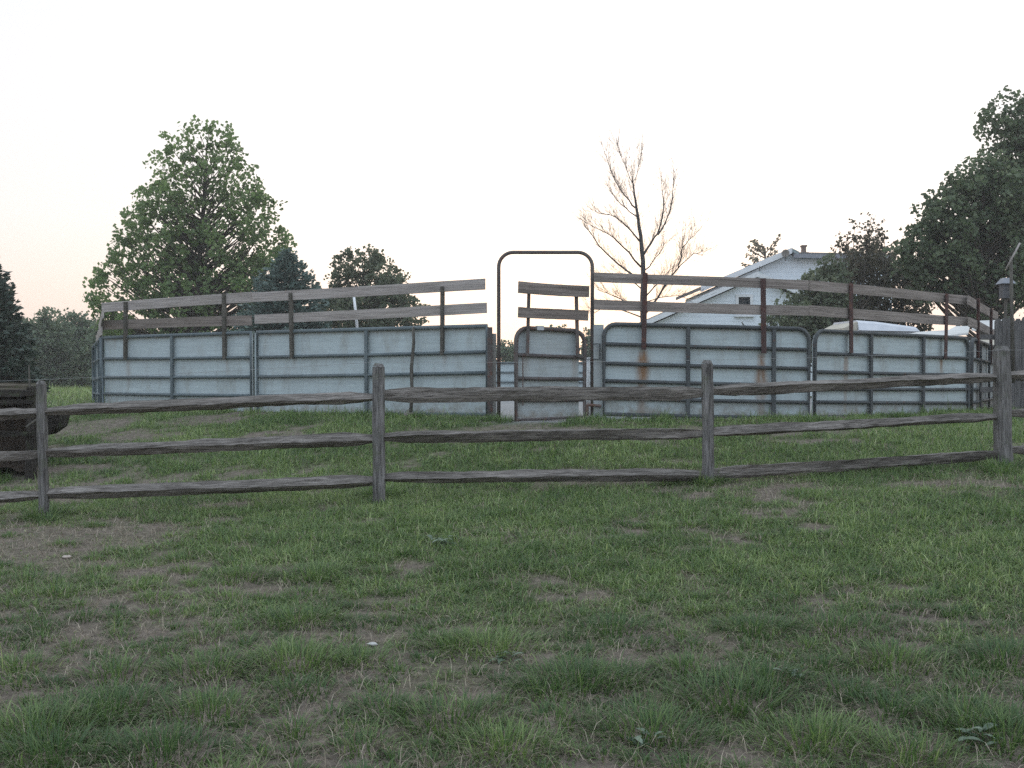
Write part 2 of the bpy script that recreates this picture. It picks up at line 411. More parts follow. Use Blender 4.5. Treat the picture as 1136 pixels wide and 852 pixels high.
def cover(x, y):
    x = np.asarray(x, float); y = np.asarray(y, float)
    b = np.zeros_like(x)
    wx = x + 0.5 * (fbm(x * 2.2, y * 2.2, 51) - 0.5); wy = y + 0.7 * (fbm(x * 2.2, y * 2.2, 77) - 0.5)
    for (cx, cy, rx, ry) in BW:
        b = np.maximum(b, 1.35 - ((wx - cx) / rx) ** 2 - ((wy - cy) / ry) ** 2)
    b = np.clip(np.clip(b, 0, 1) * (0.45 + 1.1 * fbm(x * 6.5, y * 6.5, 63, 3)), 0, 1)
    n = fbm(x * 0.9, y * 0.9, 5, 3); f = fbm(x * 3.4, y * 4.2, 29, 3)
    leftish = sstep(1.0, -3.5, x) * (1 - sstep(9, 10.5, y)) * 0.11 + sstep(6.2, 4.4, y) * 0.13
    g = sstep(0.30, 0.53, n * 0.42 + f * 0.58 + 0.01 - leftish * 0.75)
    g = g * (1 - sstep(6.9, 4.7, y) * (0.66 - 0.2 * sstep(0, 3, x)))
    return np.clip(g * (1 - 0.85 * b ** 1.3), 0, 1)

# ------------------------------------------------------------------ ground
def ground():
    def grow(a, b, n): return list(a + (b - a) * (np.linspace(0, 1, n) ** 2.6))
    xs = sorted(set([-x for x in grow(14, 260, 26)[1:]] + list(np.arange(-14, 14.001, 0.08)) + grow(14, 260, 26)[1:]))
    ys = sorted(set([-y for y in grow(2, 60, 12)[1:]] + list(np.arange(-2, 19, 0.08)) + list(np.arange(19, 40, 0.3)) + grow(40, 300, 26)))
    X, Y = np.meshgrid(np.array(xs), np.array(ys)); nx, ny = len(xs), len(ys)
    Z = height(X, Y)
    V = np.stack([X.ravel(), Y.ravel(), Z.ravel()], 1)
    i = np.arange(nx - 1)[None, :] + np.arange(ny - 1)[:, None] * nx
    Fq = np.stack([i, i + 1, i + 1 + nx, i + nx], -1).reshape(-1, 4)
    cov = cover(X.ravel(), Y.ravel())
    xx, yy = X.ravel(), Y.ravel()
    yf = np.interp(xx, FRX, FRY)
    pen = sstep(-0.15, 0.2, yy - yf - 0.1) * (xx > -7.3 - 0.45 * (yy - 17.6)) * (xx < 7.4 + 0.6 * (yy - 16.2)) * (np.abs(xx) < 9) * (yy < 30)
    gate = np.exp(-((xx - 0.35) / 0.55) ** 2) * sstep(13.05, 13.5, yy) * (yy < 14.5)
    pen = np.maximum(pen, np.clip(gate * 1.4, 0, 1))
    m, nt, out = material('lawn soil')
    g = N(nt, 'ShaderNodeTexCoord').outputs['Object']
    n1 = noise(nt, g, 14, 8, 0.7); n2 = noise(nt, g, 1.7, 4, 0.6); n3 = noise(nt, g, 70, 4, 0.7)
    st = noise(nt, vmul(nt, g, (30, 120, 30)), 1.0, 3, 0.6, 1.5)
    soil = ramp(nt, n1, [(0.3, (0.065, 0.052, 0.043)), (0.5, (0.16, 0.13, 0.108)), (0.72, (0.29, 0.238, 0.198))])
    soil = mix(nt, mth(nt, 'MULTIPLY', ramp(nt, st, [(0.58, (0, 0, 0)), (0.68, (1, 1, 1))]), 0.6), soil, (0.32, 0.27, 0.21))
    soil = mix(nt, mth(nt, 'MULTIPLY', n3, 0.4), soil, (0.08, 0.07, 0.055))
    turf = ramp(nt, n1, [(0.3, (0.04, 0.055, 0.025)), (0.6, (0.085, 0.11, 0.045)), (0.8, (0.15, 0.15, 0.08))])
    turf = mix(nt, ramp(nt, n2, [(0.35, (0, 0, 0)), (0.75, (0.6, 0.6, 0.6))]), turf, (0.12, 0.125, 0.06))
    c = mix(nt, attr(nt, 'cover').outputs['Fac'], soil, turf)
    sand = ramp(nt, n1, [(0.3, (0.22, 0.215, 0.21)), (0.7, (0.31, 0.305, 0.30))])
    c = mix(nt, attr(nt, 'pen').outputs['Fac'], c, sand)
    bsdf(nt, out, c, 0.95, 0.15, bump=mth(nt, 'ADD', n1, mth(nt, 'MULTIPLY', n3, 0.4)), bs=0.8, bd=0.025)
    o = npmesh('ground', V, [Fq], m, {'cover': cov, 'pen': pen}, smooth=True)
    tag(o, kind='structure')
ground()

# ------------------------------------------------------------------ grass blades
def blades(x, y, hgt, az, lean, w, tint, segs=3, zoff=0.0, flat=None):
    n = len(x); z = height(x, y) - 0.004 + zoff
    ts = np.linspace(0, 1, segs + 1)
    dx, dy = np.cos(az), np.sin(az); sx, sy = -dy, dx
    V = np.zeros((n, 2 * segs + 1, 3), np.float64)
    for k, t in enumerate(ts):
        out = hgt * lean * (0.25 * t + 0.75 * t * t)
        up = hgt * t * np.sqrt(np.clip(1 - (lean * (0.35 + 0.4 * t)) ** 2, 0.04, 1))
        cx, cy, cz = x + dx * out, y + dy * out, z + up
        ww = w * (1 - 0.85 * t ** 1.5) * 0.5
        if k < segs:
            V[:, 2 * k] = np.stack([cx + sx * ww, cy + sy * ww, cz], 1)
            V[:, 2 * k + 1] = np.stack([cx - sx * ww, cy - sy * ww, cz], 1)
        else: V[:, 2 * k] = np.stack([cx, cy, cz], 1)
    nv = 2 * segs + 1; base = (np.arange(n) * nv)[:, None]
    quads = [base + np.array([[2 * k, 2 * k + 1, 2 * k + 3, 2 * k + 2]]) for k in range(segs - 1)]
    tri = base + np.array([[2 * segs - 2, 2 * segs - 1, 2 * segs]])
    return V.reshape(-1, 3), (np.concatenate(quads) if quads else np.zeros((0, 4), int)), tri, np.repeat(tint, nv)
def scatter(y0, y1, dens, xpad=2.8, xmin=None, xmax=None):
    W = 0.53 * y1 + xpad; n = int((y1 - y0) * 2 * W * dens)
    y = rng.uniform(y0, y1, n); x = rng.uniform(-W, W, n)
    k = np.abs(x) < 0.53 * y + xpad
    return x[k], y[k]
parts = []; straw = []
def patchtint(x, y, n):
    return np.clip(0.42 + 0.55 * (fbm(x * 0.9, y * 0.9, 91) - 0.5) + 0.5 * (fbm(x * 4, y * 4, 93) - 0.5) + rng.normal(0, 0.24, n), 0, 1)
for (y0, y1, dens, segs, hm, wm) in ((2.9, 5.0, 6600, 3, 0.034, 0.0048), (5.0, 7.5, 5200, 3, 0.036, 0.0056), (7.5, 11.0, 3600, 2, 0.040, 0.0066), (11.0, 18.5, 1700, 2, 0.050, 0.0085), (18.5, 34, 160, 1, 0.10, 0.02)):
    x, y = scatter(y0, y1, dens)
    if y0 >= 18: k = (x < -8.2)
    else:
        yf = np.interp(x, FRX, FRY); k = (y < yf + 0.05)
        k &= ~((np.abs(x - 0.3) < 0.45) & (y > 13.15))
    x, y = x[k], y[k]
    cv = cover(x, y); k = rng.random(len(x)) < cv ** 1.3 * 0.93 + 0.07
    x, y, cv = x[k], y[k], cv[k]; n = len(x)
    h = hm * (0.32 + 1.15 * cv) * rng.lognormal(0, 0.38, n) * (0.75 + 0.6 * fbm(x * 2.5, y * 2.5, 41))
    yf = np.interp(x, FRX, FRY); h *= 1 + 0.35 * np.exp(-((y - yf + 0.1) / 0.2) ** 2) * (fbm(x * 2, y * 2, 61) > 0.5)
    az = rng.uniform(0, 6.283, n); lean = np.clip(rng.beta(2.4, 1.5, n) * 1.55, 0.05, 1.3)
    tint = np.clip(patchtint(x, y, n) + 0.25 * (y > 18.5), 0, 1)
    broad = rng.random(n) < 0.07; wfac = np.where(broad, 1.9, 1.0); h = np.where(broad, h * 0.8, h); lean = np.where(broad, np.clip(lean + 0.3, 0, 1.3), lean); tint = np.where(broad, np.clip(tint + 0.12, 0, 1), tint)
    dry = rng.random(n) < 0.05 + 0.13 * (1 - cv); lean = np.where(dry, np.clip(lean + 0.35, 0, 1.3), lean)
    for sel, dst in ((~dry, parts), (dry, straw)):
        dst.append(blades(x[sel], y[sel], h[sel], az[sel], lean[sel], (wm * rng.uniform(0.7, 1.35, n) * wfac)[sel], tint[sel], segs))
# clumps
TUFT = [(40, 815, .34), (120, 790, .30), (230, 790, .26), (130, 750, .22), (230, 745, .26), (20, 742, .22), (60, 840, .3), (180, 835, .28), (330, 735, .30), (330, 690, .26),
        (400, 735, .2), (500, 800, .28), (560, 830, .24), (640, 760, .3), (690, 755, .22), (720, 815, .3), (620, 800, .2), (815, 780, .34), (760, 745, .2), (850, 755, .24),
        (905, 825, .3), (940, 770, .18), (985, 790, .24), (1010, 840, .26), (1070, 800, .26), (1110, 735, .3), (990, 735, .3), (840, 700, .26), (930, 700, .28), (540, 720, .3),
        (500, 715, .2), (270, 640, .24), (350, 640, .28), (60, 660, .2), (30, 645, .2), (680, 700, .24), (600, 770, .18), (1120, 820, .3), (400, 830, .16), (330, 770, .2), (430, 790, .2),
        (40, 577, .16), (60, 573, .13), (52, 579, .12), (412, 551, .14), (429, 549, .15), (420, 553, .13), (778, 537, .13), (793, 536, .13), (786, 539, .12), (1106, 523, .15), (1122, 522, .15), (1113, 526, .13), (545, 467, .1), (560, 468, .12), (662, 467, .13), (735, 466, .15), (1000, 465, .14), (900, 468, .13), (460, 464, .1)]
TW = [(*G(px, py), r * (0.88 if py > 690 else 0.9)) for (px, py, r) in TUFT]
for i in range(2600):
    px, py = rng.uniform(-60, 1196), 566 + 310 * rng.random() ** 0.9
    if px < 330 and 585 < py < 640 and rng.random() < 0.8: continue
    cx, cy = G(px, py); r = rng.uniform(0.05, 0.13) if cy > 5.6 else rng.choice([rng.uniform(0.05, 0.10), rng.uniform(0.10, 0.19)])
    if all((cx - a) ** 2 + ((cy - b) * 1.05) ** 2 > ((0.86 if cy < 5.6 else 0.76) * (r + q)) ** 2 for a, b, q in TW): TW.append((cx, cy, r))
    if len(TW) > 950: break
tb = [[], [], [], [], [], []]
for ti_, (cx, cy, r) in enumerate(TW):
    tall = 2.1 if (ti_ < len(TUFT) and cy > 8.4) else 1.0
    n = int(3300 * r * r * 3.14 * rng.uniform(0.8, 1.2)) + 30
    rad = r * np.sqrt(rng.random(n)) * (0.75 + 0.5 * rng.random(n)); th = rng.uniform(0, 6.283, n)
    x = cx + rad * np.cos(th) * 1.15; y = cy + rad * np.sin(th) * 0.85
    fall = np.clip(1 - rad / (r * 1.3), 0.15, 1)
    az = th + rng.normal(0, 0.6, n)
    h = tall * (0.034 + 0.24 * r) * (0.5 + 0.6 * fall) * rng.lognormal(0, 0.28, n)
    lean = np.clip(0.42 + 0.85 * rad / (r * 1.1) + rng.normal(0, 0.22, n), 0.08, 1.3)
    ti = np.clip(rng.normal(0.14 if cy < 6 else 0.28, 0.10) + rng.normal(0, 0.2, n), 0, 1)
    for lst, a in zip(tb, (x, y, h, az, lean, ti)): lst.append(a)
x, y, h, az, lean, ti = [np.concatenate(a) for a in tb]; n = len(x)
dry = rng.random(n) < 0.03
wid = np.where(y < 7, 0.0056, 0.007) * rng.uniform(0.7, 1.5, n)
parts.append(blades(x[~dry], y[~dry], h[~dry], az[~dry], lean[~dry], wid[~dry], ti[~dry], 4))
straw.append(blades(x[dry], y[dry], h[dry], az[dry], lean[dry], wid[dry] * 0.8, ti[dry], 4))
# loose straw lying on bare soil
x, y = scatter(2.9, 11, 700)
cv = cover(x, y); k = rng.random(len(x)) < (0.25 + 0.75 * (1 - cv)); x, y = x[k], y[k]; n = len(x)
straw.append(blades(x, y, rng.uniform(0.03, 0.13, n), rng.uniform(0, 6.283, n), rng.uniform(1.15, 1.3, n), rng.uniform(0.0018, 0.0045, n), rng.random(n), 2, 0.006))
def join(ps, name, mat, label):
    off = 0; V = []; Q = []; T = []; A = []
    for (v, q, t, a) in ps:
        V.append(v); Q.append(q + off); T.append(t + off); A.append(a); off += len(v)
    o = npmesh(name, np.concatenate(V), [np.concatenate(Q), np.concatenate(T)], mat, {'tint': np.concatenate(A)})
    tag(o, label, name.replace('_', ' '), kind='stuff')
join(parts, 'grass', M['grass'], 'patchy green lawn grass growing up to the rail fence and corral')
join(straw, 'dead_grass', M['straw'], 'straw coloured dead grass lying over bare soil patches')

# broad weeds and stones
def weed(px, py, r, n, label):
    x0, y0 = G(px, py); z0 = hz(x0, y0)
    mb = MB(); tint = []
    for i in range(n):
        a = random.uniform(0, 6.28); e = random.uniform(0.15, 0.8); L = r * random.uniform(0.6, 1.15); w = L * random.uniform(0.3, 0.42)
        bx, by = x0 + random.gauss(0, r * 0.4), y0 + random.gauss(0, r * 0.4)
        d = Vector((math.cos(a) * math.cos(e), math.sin(a) * math.cos(e), math.sin(e))); s = Vector((-math.sin(a), math.cos(a), 0))
        b = Vector((bx, by, hz(bx, by) + random.uniform(0.005, 0.05))); V = []; Fc = []
        prof = [0.12, 0.75, 1.0, 0.8, 0.3]
        for k, pw in enumerate(prof):
            t = k / 4; c = b + d * L * t - Vector((0, 0, 1)) * L * 0.45 * t * t
            V += [c + s * w * pw * 0.5 + Vector((0, 0, 0.12 * w)), c, c - s * w * pw * 0.5 + Vector((0, 0, 0.12 * w))]
        for k in range(4):
            o = k * 3; Fc += [(o, o + 1, o + 4, o + 3), (o + 1, o + 2, o + 5, o + 4)]
        mb.add(V, Fc); tint += [random.random()] * 15
    mb.ex['tint'] = tint
    o = mb.build('weed', M['weed'], None, True); tag(o, label, 'weed', 'broad leaved weeds in the lawn')
weed(565, 735, 0.07, 12, 'broad leaved grey green weed at the edge of the central bare patch')
weed(490, 606, 0.10, 16, 'broad leaved weed clump alone in short turf below the second fence post')
weed(1088, 828, 0.10, 14, 'broad leaved pale weed in the bottom right corner of the lawn')
weed(712, 832, 0.08, 12, 'low broad leaved weed among large tufts at the bottom centre')
weed(880, 752, 0.07, 8, 'small broad leaved weed on the ridge above the right bare patch')
def stone(px, py, r, mat, label):
    x, y = G(px, py); mb = MB(); V = []; n = 9; rings = 5
    for i in range(rings + 1):
        ph = math.pi * i / rings
        for k in range(n):
            t = 6.283 * k / n; q = 1 + random.uniform(-0.16, 0.16)
            V.append((x + r * q * math.sin(ph) * math.cos(t), y + r * 0.7 * q * math.sin(ph) * math.sin(t), hz(x, y) + 0.012 + r * 0.36 * math.cos(ph) * q))
    Fc = [(i * n + k, i * n + (k + 1) % n, i * n + n + (k + 1) % n, i * n + n + k) for i in range(rings) for k in range(n)]
    mb.add(V, Fc); o = mb.build('stone', mat); tag(o, label, 'stone')
stone(74, 620, 0.038, M['stone'], 'flat reddish beige stone on the bare patch below the leftmost fence post')
stone(413, 717, 0.028, M['chalk'], 'small chalk white stone in the grass left of centre')

# ------------------------------------------------------------------ split rail fence
fence = thing('split_rail_fence', 'grey weathered split rail fence with three rails crossing the lawn before the corral', 'fence', (0, 9.7, 0.2))
FPOST = [(-330, 440, 590, 9.1, 12), (47, 424, 575, 9.3, 11), (420, 404.5, 548, 9.5, 14.5), (785.5, 401, 535, 9.9, 13.5), (1113, 387, 520, 10.3, 17), (1440, 380, 507, 10.6, 15)]
FP = []
for i, (px, y0, y1, Z, wpx) in enumerate(FPOST):
    x = PX(px, Z); zt = PZ(y0, Z); w = wpx * Z / F; zb = hz(x, Z) - 0.25
    mb = MB(); n = 12
    lean = {1: -0.015, 2: 0.0, 3: -0.01, 4: -0.02}.get(i, 0.0)
    prof = []
    for k in range(n):
        t = 6.283 * k / n; q = 0.5 * w * (1 + random.uniform(-0.07, 0.07)) * (1.0 / max(abs(math.cos(t)), abs(math.sin(t)))) ** 0.45
        prof.append((q * math.cos(t), q * math.sin(t)))
    prof1 = [(a * 0.93 + random.uniform(-0.003, 0.003), b * 0.93) for a, b in prof]
    # loft upward, then a worn, slightly peaked top
    timber(mb, (x - lean, Z, zb), (x + lean, Z, zt - 0.02), prof, prof1, 18, 0, 0.0035, wob=0.0, seed=i)
    timber(mb, (x + lean, Z, zt - 0.0201), (x + lean + 0.004, Z, zt + (0.012 if i != 4 else 0.03)), [(a * 0.995, b * 0.995) for a, b in prof1], [(a * 0.7, b * 0.55) for a, b in prof1], 2, 0, 0.002, wob=0.0, seed=i + 40)
    p = mb.build('post', M['post'], fence, False)
    # dark mortise slots
    FP.append((x, Z, w))
# rails: (yc at left post, yc at right post, sag px, thickness px left, right, profile kind)
RAILS = [
    (0, 1, [(480, 457.5, 10, 10, 0, 0.1, -0.1), (522, 503, 10, 10, 0, 0.8, 0.6), (575, 549.5, 10, 11, 0, 0, -0.2)]),
    (1, 2, [(456, 441, 11, 11, -1.0, 0.15, -0.25), (502, 487, 11, 12, 0, 0.2, -0.15), (548, 533.5, 12, 12.5, 0, 0.1, -0.2)]),
    (2, 3, [(438, 434.5, 12.5, 13, 0, 0.95, 0.85), (485, 480, 11, 12, -1.0, 0.15, 0.75), (530.5, 527, 10, 12, 0, -0.1, 0.15)]),
    (3, 4, [(433.5, 418, 12, 9, -0.5, 0.35, 0.0), (480, 462, 11, 8, 0, -0.35, -0.2), (524.5, 502.5, 12, 10, 0, 0.8, 0.6)]),
    (4, 5, [(416.5, 411, 10.5, 10, 0, 0.1, 0.1), (458, 452, 10, 10, 0, 0.7, 0.5), (498.5, 492, 10, 10, 0, 0.5, 0.5)]),
]
sd = 100
for (a, b, rs) in RAILS:
    for (yl, yr, tl, trr, sag, ka, kb) in rs:
        xa, Za, wa = FP[a]; xb, Zb, wb = FP[b]
        pa = Vector((xa, Za, PZ(yl, Za))); pb = Vector((xb, Zb, PZ(yr, Zb))); d = (pb - pa).normalized()
        ya = random.uniform(-0.012, 0.012)
        pa += Vector((0, -0.004, 0)) + d * 0.02; pb += Vector((0, 0.01, 0)) - d * 0.02
        ha, hb = tl * Za / F * 1.22, trr * Zb / F * 1.22
        rr = random.Random(sd)
        def prof(h, k):
            # rough wedge: flat sky-facing split face, dark overhung lower face
            base = [(-0.55, -0.15), (-0.30, -0.50), (-0.02, -0.46), (0.36, -0.16), (0.56, 0.02), (0.12, 0.34), (-0.26, 0.52), (-0.55, 0.24)]
            out = []
            for (u, v) in base:
                u2 = u * math.cos(k) - v * math.sin(k); v2 = u * math.sin(k) + v * math.cos(k)
                out.append((u2 * h * rr.uniform(0.9, 1.12) * 0.9, v2 * h * rr.uniform(0.92, 1.08)))
            return out
        mb = MB(); timber(mb, pa, pb, prof(ha, ka), prof(hb, kb), 36, sag * 0.009, 0.006, wob=0.009, seed=sd)
        mb.build('rail', M['rail'], fence); sd += 1
mb = MB(); wp = []
for i, (x, Z, w) in enumerate(FP):
    wp.append((x, Z - w * 0.3, PZ([430, 421, 401.5, 399.5, 388.5, 378][i], Z)))
fine = []
for i in range(len(wp) - 1):
    for k in range(8):
        t = k / 8; p = Vector(wp[i]).lerp(Vector(wp[i + 1]), t); p.z -= 0.012 * math.sin(math.pi * t); fine.append(p)
fine.append(Vector(wp[-1])); tube(mb, fine, 0.0016, 5); mb.build('wire', M['wire'], fence)

# ------------------------------------------------------------------ corral panels
def on_line(A, B, px):
    """parameter u where the sight line of column px meets line A-B in plan"""
    k = (px - CX) / F / math.cos(PITCH)
    # x = k*y approx ; A + u(B-A)
    return (k * A[1] - A[0]) / ((B[0] - A[0]) - k * (B[1] - A[1]))
def roundrect(Q, rc, uw, vh, n=5, top=True, bottom=False):
    """outline in panel metres -> list of (u,v) metres"""
    pts = []
    def arc(cx, cy, a0, a1):
        for i in range(n + 1):
            t = a0 + (a1 - a0) * i / n; pts.append((cx + rc * math.cos(t), cy + rc * math.sin(t)))
    if bottom: arc(uw - rc, rc, -math.pi / 2, 0)
    else: pts.append((uw, 0))
    if top: arc(uw - rc, vh - rc, 0, math.pi / 2); arc(rc, vh - rc, math.pi / 2, math.pi)
    else: pts.append((uw, vh)); pts.append((0, vh))
    if bottom: arc(rc, rc, math.pi, 1.5 * math.pi)
    else: pts.append((0, 0))
    return pts
def corral_panel(label, L, Rr, bars, ups, posts=(), boards=(), rounded=False, tubem='tube_pale', ply='ply', postm='stake',
                 tr=0.030, backing=(0.0, 1.0), name='corral_panel', cat='corral panel', group='pipe panels with white backing around the corral',
                 boards_front=False, stains=(), blen=None, back_side=False):
    """L = (px, Z, ytop, ybot) and Rr likewise; bars = list of (yl, yr) ; ups = list of px ; posts = (px, ytop, ybot, width px)
    boards = (pxl, yl0, yl1, pxr, yr0, yr1, material)"""
    A = Vector((PX(L[0], L[1]), L[1], 0)); B = Vector((PX(Rr[0], Rr[1]), Rr[1], 0))
    d = (B - A); W = d.length; d.normalize(); nrm = Vector((d.y, -d.x, 0))
    if nrm.y > 0: nrm = -nrm
    ztA, zbA, ztB, zbB = PZ(L[2], L[1]), PZ(L[3], L[1]), PZ(Rr[2], Rr[1]), PZ(Rr[3], Rr[1])
    c = (A + B) / 2; root = thing(name, label, cat, (c.x, c.y, hz(c.x, c.y)), group)
    def Q(u, z, off=0.0): p = A + d * (u * W) + nrm * off; return Vector((p.x, p.y, z))
    def zt(u): return ztA + (ztB - ztA) * u
    def zb(u): return zbA + (zbB - zbA) * u
    # frame
    H = (ztA - zbA + ztB - zbB) / 2
    pts = []
    for (a, b) in roundrect(None, 0.17, W, H, top=rounded):
        u = a / W; v = b / H; pts.append(Q(u, zb(u) + (zt(u) - zb(u)) * v, 0))
    mb = MB(); tube(mb, pts, tr, 10, closed=True); mb.build('frame', M[tubem], root, True)
    for (yl, yr) in bars:
        mb = MB(); tube(mb, [Q(0.004, PZ(yl, L[1])), Q(0.5, (PZ(yl, L[1]) + PZ(yr, Rr[1])) / 2 - 0.004), Q(0.996, PZ(yr, Rr[1]))], tr * 0.86, 8); mb.build('rail', M[tubem], root, True)
    for px in ups:
        u = on_line(A, B, px); mb = MB(); obox(mb, Q(u, (zt(u) + zb(u)) / 2, 0.012), d * 0.026, nrm * 0.018, Vector((0, 0, (zt(u) - zb(u)) / 2 - 0.02)))
        mb.build('upright', M[tubem], root)
    # backing sheet
    nu, nv = max(4, int(W * (backing[1] - backing[0]) / 0.035)), 36
    U = np.linspace(backing[0], backing[1], nu); Vv = np.linspace(0.0, 1.0, nv)
    fr = []; st = []; mud = []
    cut = 0.16 / W if rounded else 0
    for v in Vv:
        for u in U:
            z0, z1 = zb(u) + 0.02, zt(u) - 0.012
            if rounded:
                e = min(u, 1 - u)
                if e < cut: z1 -= 0.16 * (1 - math.sqrt(max(0, 1 - (1 - e / cut) ** 2)))
            fr.append(Q(u, z0 + (z1 - z0) * v, -tr - 0.008))
    pst = []
    for (px, yt, yb, wpx) in posts:
        u = on_line(A, B, px); Z = (A + d * u * W).y; pst.append((u * W, PZ(yb, Z)))
    frx = np.array([[*p] for p in fr]); uw = np.tile(np.array(U) * W, nv); zz = frx[:, 2]
    s = np.zeros(len(fr))
    for (pu, pz), (amt, ww, ln) in zip(pst, stains):
        wv = ww * (1 + 0.35 * np.sin(zz * 9 + pu)) ; dd = np.clip(1.15 - np.abs(uw - pu - 0.03 * (pz - zz) * math.sin(pu * 7)) / wv, 0, 1)
        s = np.maximum(s, amt * dd * sstep(pz + 0.05, pz - 0.05, zz) * np.clip(1.15 - (pz - zz) / ln, 0, 1) ** 0.7)
    v01 = np.repeat(Vv, nu); mudv = np.clip(1 - v01 / 0.24, 0, 1) ** 1.4 * 0.95 + 0.35 * (v01 > 0.95)
    mb = MB()
    front = [(j * nu + i, j * nu + i + 1, (j + 1) * nu + i + 1, (j + 1) * nu + i) for j in range(nv - 1) for i in range(nu - 1)]
    nb = len(fr); bk = [p - nrm * 0.014 for p in fr]
    bfaces = [tuple(q + nb for q in reversed(f)) for f in front]
    ring = [i for i in range(nu)] + [j * nu + nu - 1 for j in range(1, nv)] + [(nv - 1) * nu + i for i in range(nu - 2, -1, -1)] + [j * nu for j in range(nv - 2, 0, -1)]
    side = [(ring[i], ring[(i + 1) % len(ring)] , ring[(i + 1) % len(ring)] + nb, ring[i] + nb) for i in range(len(ring))]
    off = random.uniform(0, 40)
    gcs = [((k % nu) / nu * W * (backing[1] - backing[0]) + off, off, p.z) for k, p in enumerate(fr)] * 2
    mb.add(fr + bk, front + bfaces + side, gcs)
    mb.ex['stain'] = np.concatenate([s, s * 0]); mb.ex['mud'] = np.concatenate([mudv, mudv])
    mb.build('backing_sheet', M[ply], root)
    pm = M[postm]
    sgn = -1 if boards_front else 1
    for (px, yt, yb, wpx) in posts:
        u = on_line(A, B, px); Z = (A + d * u * W).y; za, zc = PZ(yt, Z), PZ(yb, Z); w = wpx * Z / F / 2
        mb = MB()
        # angle-iron: face plate and flange
        lean = d * random.uniform(-0.012, 0.012)
        plank_c = Q(u, (za + zc) / 2, 0.045)
        ax = d * w; az = Vector((0, 0, (za - zc) / 2)) + lean
        obox(mb, plank_c, ax, nrm * 0.008, az); obox(mb, plank_c + d * (w - 0.006) - nrm * 0.0265, d * 0.006, nrm * 0.018, az * 0.999)
        po = mb.build('extension_post', pm, root)
    for (pl, a0, a1, pr, b0, b1, mk) in boards:
        ul, ur = on_line(A, B, pl), on_line(A, B, pr)
        Zl, Zr = (A + d * ul * W).y, (A + d * ur * W).y
        ofs = 0.072 if boards_front else 0.0
        p0, p1 = Q(ul, PZ((a0 + a1) / 2, Zl), ofs), Q(ur, PZ((b0 + b1) / 2, Zr), ofs)
        h = ((a1 - a0) * Zl + (b1 - b0) * Zr) / F / 2
        mb = MB(); plank(mb, p0, p1, h, 0.028, nrm, 12, 0.006); mb.build('top_board', M[mk], root)
    return root, Q, A, B, d, nrm, W
GP = 'pipe panels with white backing around the corral'
# left side, turned away
corral_panel('narrow blue grey pipe panel turned away at the left end of the corral', (103.5, 21, 385, 448), (112.3, 17.75, 375.5, 453),
             [(402, 397.5), (421.5, 419), (436.5, 437)], [107, 110], [], [(110.2, 359, 369, 115.5, 341.5, 353.5, 'board'), (107.8, 373, 382, 113.2, 361.5, 371.5, 'board')])
corral_panel('square cornered pipe panel at the far left with a dark lower board above it', (114.2, 17.6, 374.5, 453), (278.5, 16.2, 368.8, 458),
             [(398, 396.5), (418.6, 418), (436.7, 439)], [191.5], [(141, 335, 399, 3.5), (250.5, 326, 399, 4.0)],
             [(113.5, 335.8, 346, 280, 324, 335.5, 'board'), (113.5, 355, 365.6, 279.5, 350.3, 361, 'board_dark')], stains=[(0.35, 0.06, 0.5), (0.45, 0.06, 0.3)])
r2 = corral_panel('wide square cornered pipe panel left of the gate arch with pale boards above it', (285.5, 16.1, 368.6, 458.5), (540, 14.0, 361.5, 460),
             [(396.3, 390.5), (418, 413.5), (439, 437)], [407], [(324.8, 325, 398, 3.8), (492, 318, 394, 3.5)],
             [(281, 324, 335.5, 538, 310, 321, 'board'), (283, 348.8, 360, 540, 336.5, 347, 'board')], stains=[(0.25, 0.05, 0.2), (0.3, 0.05, 0.3)], backing=(-0.022, 1.0))
root2, Q2, A2, B2, d2, n2, W2 = r2
mb = MB(); Z = 13.9
obox(mb, (PX(543.5, Z), Z, (PZ(363, Z) + PZ(468, Z)) / 2), (0.035, 0, 0), (0, 0.03, 0), (0, 0, (PZ(363, Z) - PZ(468, Z)) / 2)); mb.build('end_post', M['tube_gate'], root2)
mb = MB(); obox(mb, (PX(548.2, 13.93), 13.93, (PZ(370, Z) + PZ(466, Z)) / 2), (0.03, 0, 0), (0, 0.012, 0), (0, 0, (PZ(370, Z) - PZ(466, Z)) / 2)); mb.ex['stain'] = [0.4] * 8; mb.ex['mud'] = [0.3] * 8
mb.build('end_board', M['ply_dull'], root2)
mb = MB(); plank(mb, Q2(0.03, PZ(460.5, 16)  , 0.02), Q2(0.995, PZ(463, 14.0), 0.02), 0.05, 0.03, n2, 8); mb.build('base_board', M['board_brown'], root2)
# right of the arch
r3 = corral_panel('round cornered pipe panel right of the gate arch, rust streaked below two red posts', (670, 13.7, 359.3, 459.5), (897.5, 13.95, 365, 464.5),
             [(381.5, 388), (403, 409), (422.4, 428), (441.5, 446.5)], [763, 858], [(714, 303, 388, 5.2), (845.5, 309, 392, 5.6)],
             [(659, 301.7, 312.3, 896, 311.5, 322, 'board_brown'), (659, 333, 343.6, 896, 339, 350.5, 'board_brown')], True, 'tube_dark', 'ply', 'post_rust',
             stains=[(1.3, 0.085, 1.1), (1.25, 0.09, 1.05)])
root3, Q3, A3, B3, d3, n3, W3 = r3
mb = MB(); obox(mb, (PX(664, 13.76), 13.76, (PZ(360, 13.7) + PZ(463, 13.7)) / 2), (0.07, 0, 0), (0, 0.008, 0), (0, 0, (PZ(360, 13.7) - PZ(463, 13.7)) / 2)); mb.ex['stain'] = [0.1] * 8; mb.ex['mud'] = [0.2] * 8
mb.build('filler_board', M['ply_dull'], root3)
